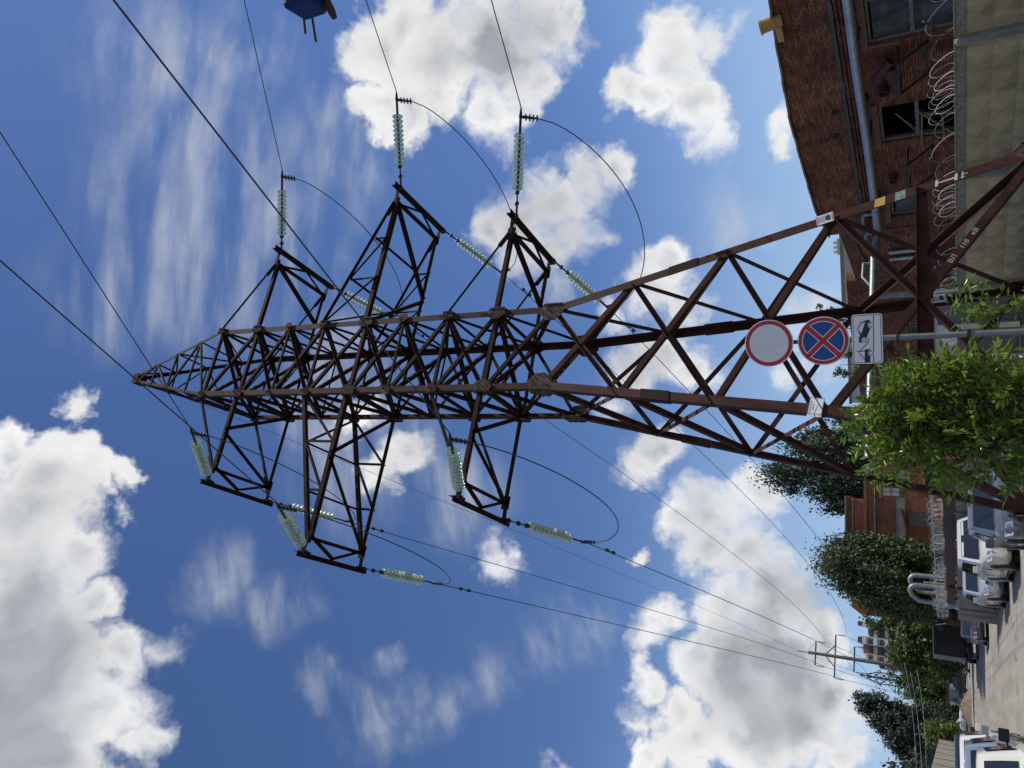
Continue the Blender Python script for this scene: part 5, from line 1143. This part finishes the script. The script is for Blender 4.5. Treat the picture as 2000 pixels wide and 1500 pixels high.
        for xx in (L / 2 - .82, -L / 2 + .80):
            r_ = .325 if H < 1.6 else .36
            a = MB(); a.lathe((xx, s * (w - .19), r_ + .02), (0, s, 0), [(0, r_ + .04), (.155, r_ + .04), (.189, r_ + .035), (.190, .02)], 24); a.build('wheel_arch', M['trim'], root, local=True)
            k = MB(); k.lathe((xx, s * (w - .17), r_), (0, s, 0), [(0, .1), (0, r_), (.16, r_), (.185, r_ - .035), (.19, r_ * .66), (.17, r_ * .62)], 24); wh = k.build('wheel', M['tyre'], root, local=True, smooth=40)
            k = MB(); k.lathe((xx, s * (w - .17), r_), (0, s, 0), [(.165, r_ * .64), (.187, r_ * .60), (.18, r_ * .3), (.198, .06), (.2, .0)], 20)
            if wheels != 'steel':
                for j in range(5): t = 2 * math.pi * j / 5; k.bar((xx + .05 * math.cos(t), s * (w + .026), r_ + .05 * math.sin(t)), (xx + r_ * .58 * math.cos(t), s * (w + .018), r_ + r_ * .58 * math.sin(t)), .05, .02, (0, 1, 0))
            k.build('rim', M['rim'] if wheels != 'steel' else M['galv'], wh, local=True, smooth=40)
    for s in (-1, 1):
        q = MB(); [q.box((xx, s * (w - .004), .33 + (belt - .33) * .45), (.012, .016, (belt - .33) * .62)) for xx in (xc - .22, (xc + xb) / 2 + .02)]; q.box(((xc + xb) / 2 + .2, s * (w - .002), .26), (L * .5, .02, .05)); q.build('door_seam', M['trim'], root, local=True)
    g = MB(); fx = L / 2 - .06
    g.box((fx + .035, 0, hood - .25), (.06, w * .92, .10)); gr = g.build('grille', M['trim'], root, local=True, bevel=.02)
    g = MB(); [g.box((fx + .067, 0, hood - .25 + k_), (.012, w * .86, .012)) for k_ in (-.03, .005, .035)]; g.build('grille_bar', M['rim'], gr, local=True)
    g = MB(); g.box((fx + .03, 0, .30), (.10, w * 1.15, .15)); g.build('lower_intake', M['trim'], root, local=True, bevel=.02)
    for fr in (1, -1):
        if wheels == 'steel':
            g = MB(); g.box((fr * (L / 2 + .03), 0, .46), (.10, W * .97, .16)); bu = g.build('bumper', M['trim'], root, local=True, bevel=.03)
        g = MB(); X = fr * (L / 2 + (.004 if fr > 0 else .012)); zz = .50 if fr > 0 else (boot - .25 if boot <= belt - .03 else .72); g.box((X, 0, zz), (.02, .52, .112)); pl_ = g.build('number_plate', M['white'], root, local=True)
        if plate and (plate[0] == 'F') == (fr > 0):
            t = text_mesh('plate_lettering', plate[1], .10, (0, 0, 0), (0, fr, 0), (0, 0, 1), M['ink'], None); t.parent = pl_; t.location = (X + fr * .012, 0, zz); 
    if extras: extras(root, dict(w=w, belt=belt, H=H, xb=xb, xc=xc, L=L, boot=boot, hood=hood, P=P))
    return root
SED = (4.30, 1.66, 1.42, .94, .90, .97, .72, .05, -.95, -1.50)
HAT = (4.05, 1.70, 1.46, 1.0, .95, .98, .98, .35, -1.25, -1.85)
SUV = (4.40, 1.82, 1.60, 1.03, 1.00, 1.02, 1.05, .45, -1.75, -2.10)
def sunshade(root, k):
    m = MB(); q = k['P'](.77, True, 0)
    for s in (-1, 1): m.obox(q + V(.035, s * k['w'] * .36, .0), V(.006, 0, .003), V(0, k['w'] * .24, 0), V(-.03, 0, .028))
    m.build('sun_visor', M['seat'], root, local=True)
car('white_suv', 'pearl white compact SUV facing the camera beside the rust-banded fence', 'car', -5.4, 28.1, 160, CP['pearl'], SUV, 'cars parked along the right side', plate=('F', '91'), extras=sunshade)
car('silver_hatchback', 'silver hatchback parked just behind the white SUV', 'car', -7.75, 33.3, 160, CP['silver'], (3.95, 1.66, 1.44, .97, .93, .95, 1.05, .42, -1.3, -1.8), 'cars parked along the right side')
def rails(root, k):
    m = MB()
    for s in (-1, 1): m.tube([V(-1.3, s * .56, k['H'] - .02), V(-1.2, s * .56, k['H'] + .07), V(-.1, s * .56, k['H'] + .07), V(0, s * .56, k['H'] - .03)], .018, 6)
    m.build('roof_rail', M['trim'], root, local=True)
car('grey_hatchback', 'dark grey hatchback with roof rails half hidden by the left pylon leg', 'car', -3.05, 20.4, 166, CP['grey'], (4.0, 1.68, 1.38, .92, .89, .95, .95, .3, -1.45, -1.9), 'cars parked along the right side', extras=rails)
def badge(root, k):
    m = MB(); [m.box((-k['L'] / 2 - .012, .30 - .045 * i, .66), (.01, .022, .03)) for i in range(6)]; m.build('chrome_badge', M['rim'], root, local=True)
    m = MB(); m.box((-k['L'] / 2 + .03, 0, .80), (.06, 1.0, .04)); m.build('tailgate_trim', M['rim'], root, local=True)
car('dark_hatchback', 'dark blue-black hatchback partly hidden behind the glossy ash shrub', 'car', -.78, 19.9, 14, CP['navy'], (4.2, 1.74, 1.40, .95, .88, .93, .95, .3, -1.55, -1.98), 'cars parked along the right side', extras=badge)
def MB_amber(root, k, s):
    m = MB(); m.box((k['L'] / 2 - .13, s * k['w'] * .93, k['hood'] - .22), (.2, .10, .12)); m.build('corner_lamp', M['amber'], root, local=True)
def box_truck():
    x, y = -20.6, 67.2; g0 = gxy(x, y); root = empty('box_truck', (x, y, g0), R(90 + 22), 'dark brown box truck seen from behind with closed double doors', 'truck'); mb = MB()
    # local x forward (away), y left
    mb.box((2.4, 0, 1.98), (5.0, 2.36, 2.12)); bx_ = mb.build('cargo_box', mat('dark_brown_box_paint', (.030, .022, .020), .45, noise=.2), root, local=True)
    for s in (-1, 1):
        d = MB(); d.box((-.12, s * .588, 1.98), (.03, 1.15, 2.02)); dr = d.build('rear_door', mat('dark_brown_door', (.036, .026, .023), .5, noise=.2, nscale=2), root, local=True)
        h = MB(); h.tube([(-.16, s * .14, 1.05), (-.16, s * .14, 2.9)], .02, 6); [h.box((-.15, s * 1.05, z), (.03, .16, .05)) for z in (1.2, 1.98, 2.8)]; h.build('lock_bar', M['dark_iron'], dr, local=True)
    t = MB(); t.box((2.4, 0, 3.06), (5.06, 2.42, .05)); t.build('roof_edge', M['whitewash'], root, local=True)
    t = MB(); t.box((2.4, 1.195, 1.98), (4.98, .02, 2.08)); t.build('side_panel', M['greyconc'], root, local=True)
    t = MB(); t.box((2.6, 0, .78), (5.6, .8, .2)); t.box((-.05, 0, .55), (.1, 2.2, .16)); t.build('chassis', M['trim'], root, local=True)
    t = MB(); t.box((5.9, 0, 1.45), (1.7, 2.1, 1.9)); t.build('cab', CP['navy'], root, local=True, bevel=.08)
    for s in (-1, 1):
        for X in (1.0, 5.7):
            k = MB(); k.lathe((X, s * .80, .45), (0, s, 0), [(0, .45), (.28, .45), (.3, .40), (.3, .25), (.25, .0)], 20); k.build('wheel', M['tyre'], root, local=True)
        k = MB(); k.box((-.11, s * .9, .72), (.05, .34, .12)); k.build('tail_light', M['tail'], root, local=True); k = MB(); k.box((-.02, s * .95, .36), (.02, .5, .34)); k.build('mud_flap', M['greyconc'], root, local=True)
    k = MB(); k.box((-.11, -.1, .74), (.02, .52, .112)); k.build('number_plate', M['white'], root, local=True)
box_truck()
car('plum_sedan', 'old dark plum sedan with amber corner lamps in front of the box truck', 'car', -15.25, 53.0, 158, CP['maroon'], (4.4, 1.72, 1.42, .93, .90, .93, .70, .05, -1.0, -1.55), 'cars parked along the right side', wheels='steel',
    extras=lambda root, k: [MB_amber(root, k, s) for s in (-1, 1)])
def orange_load(root, k):
    m = MB(); m.box((1.25, .25, 1.08), (.5, .62, .24)); m.build('orange_bundle', M['amber'], root, local=True, bevel=.06)
car('old_pickup', 'small grey vehicle with an orange bundle on its bonnet past the box truck', 'car', -30.9, 93.5, 158, CP['silver'], HAT, 'cars parked along the right side', wheels='steel', extras=orange_load)
car('dark_wagon', 'dark estate car parked sideways at the far end of the street', 'car', -36.3, 103.0, 262, CP['black'], (4.2, 1.8, 1.62, 1.05, .98, 1.0, 1.1, .5, -1.55, -1.95), 'cars at the far end')
car('white_hatchback', 'white old hatchback standing sideways behind the sand pile', 'car', -41.5, 103.2, 82, CP['white'], (4.1, 1.68, 1.46, .95, .93, .95, .85, .2, -1.2, -1.75), 'cars at the far end', wheels='steel')
car('dark_van', 'dark blue van between the white hatchback and the wagon', 'van', -41.0, 110.6, 338, CP['navy'], (4.6, 1.85, 1.95, 1.15, 1.1, 1.1, 1.5, 1.0, -2.1, -2.25), 'cars at the far end')
kx = empty('white_kiosk', (-42.0, 114.0, gxy(-42, 114)), R(10), 'small white kiosk with a brown roof at the far end of the street', 'kiosk')
mb = MB(); mb.box((0, 0, 1.0), (2.3, 2, 2.1)); mb.build('wall', M['whitewash'], kx, local=True); mb = MB(); mb.box((0, 0, 2.2), (2.7, 2.4, .3)); mb.build('roof', M['rustband'], kx, local=True)
# left-hand row, seen from behind
car('cream_sedan', 'cream white old sedan seen from behind in the lower corner', 'car', -6.52, 13.75, 339, CP['cream'], (4.35, 1.65, 1.44, .93, .92, .90, .72, .1, -.95, -1.42), 'cars parked along the left side', wheels='steel', plate=('R', 'ВС 74'))
car('blue_grey_van', 'blue-grey minivan with a dark rear window ahead of the cream sedan', 'van', -8.9, 19.6, 339, CP['bluegrey'], (4.4, 1.72, 1.56, 1.05, 1.02, 1.02, 1.25, .6, -1.95, -2.12), 'cars parked along the left side')
car('white_suv', 'white SUV ahead of the blue-grey minivan', 'car', -11.55, 26.3, 339, CP['white'], (4.3, 1.76, 1.66, 1.08, 1.02, 1.04, 1.1, .5, -1.75, -2.08), 'cars parked along the left side')
car('dark_suv', 'dark SUV facing the camera in the left row beyond the white SUV', 'car', -14.9, 34.25, 159, CP['black'], (4.5, 1.85, 1.84, 1.12, 1.08, 1.1, 1.1, .55, -1.85, -2.15), 'cars parked along the left side')
car('dark_wagon', 'dark estate car at the far end of the left row, beyond the sand pile', 'car', -45.2, 99.3, 339, CP['navy'], (4.4, 1.74, 1.62, 1.0, 1.0, 1.0, 1.2, .6, -1.85, -2.2), 'cars parked along the left side')
# sand pile
g = np.random.default_rng(8); mb = MB(); cx, cy = -34.6, 90.5; nr, ns = 9, 28
for i in range(nr + 1):
    for j in range(ns):
        t = 2 * math.pi * j / ns; r_ = 1.9 * i / nr; z = max(-.04, 1.05 * (1 - (i / nr) ** 1.15) + g.normal() * .05 * (i < nr)); mb.v.append((cx + r_ * math.cos(t) * (1 + g.normal() * .05) * 1.25, cy + r_ * math.sin(t), gxy(cx, cy) + z))
for i in range(nr):
    for j in range(ns): mb.f.append((i * ns + j, i * ns + (j + 1) % ns, (i + 1) * ns + (j + 1) % ns, (i + 1) * ns + j)); mb.m.append(0)
tag(mb.build('soil_pile', M['soil'], None, smooth=50), 'heap of brown soil dumped on the road in front of the white hatchback', 'soil pile')
# blue thing hanging into the frame from the photographer's right
M['blue_dark'] = mat('dark_blue_enamel', (.006, .022, .115), .6, spec=.2)
bs = empty('blue_sign_box', V(1.95, 2.45, 4.05), 0, 'dark blue box sign with a brown bolt and two thin rods at the frame edge', 'sign')

mb = MB(); mb.obox((2.06, 2.42, 4.055), V(.42, .03, .012), V(.02, .10, .035), V(-.012, -.02, .055)); mb.build('sign_box', M['blue_dark'], bs, bevel=.02)
mb = MB(); mb.lathe((1.74, 2.45, 4.0), (-.8, .25, -.25), [(-.05, .016), (.09, .018), (.12, .013), (.125, .004)], 10); mb.build('bolt', M['dark_iron'], bs, smooth=40)
for p, q in (((2.2, 2.40, 4.12), (1.60, 2.56, 4.155)), ((2.1, 2.42, 4.145), (1.635, 2.53, 4.19))):
    mb = MB(); mb.tube([p, q], .0065, 6); mb.build('rod', M['dark_iron'], bs)
mb = MB(); mb.tube([(2.42, 2.4, 0), (2.42, 2.4, 4.4)], .035, 12); mb.build('post', M['galv'], bs, smooth=40)
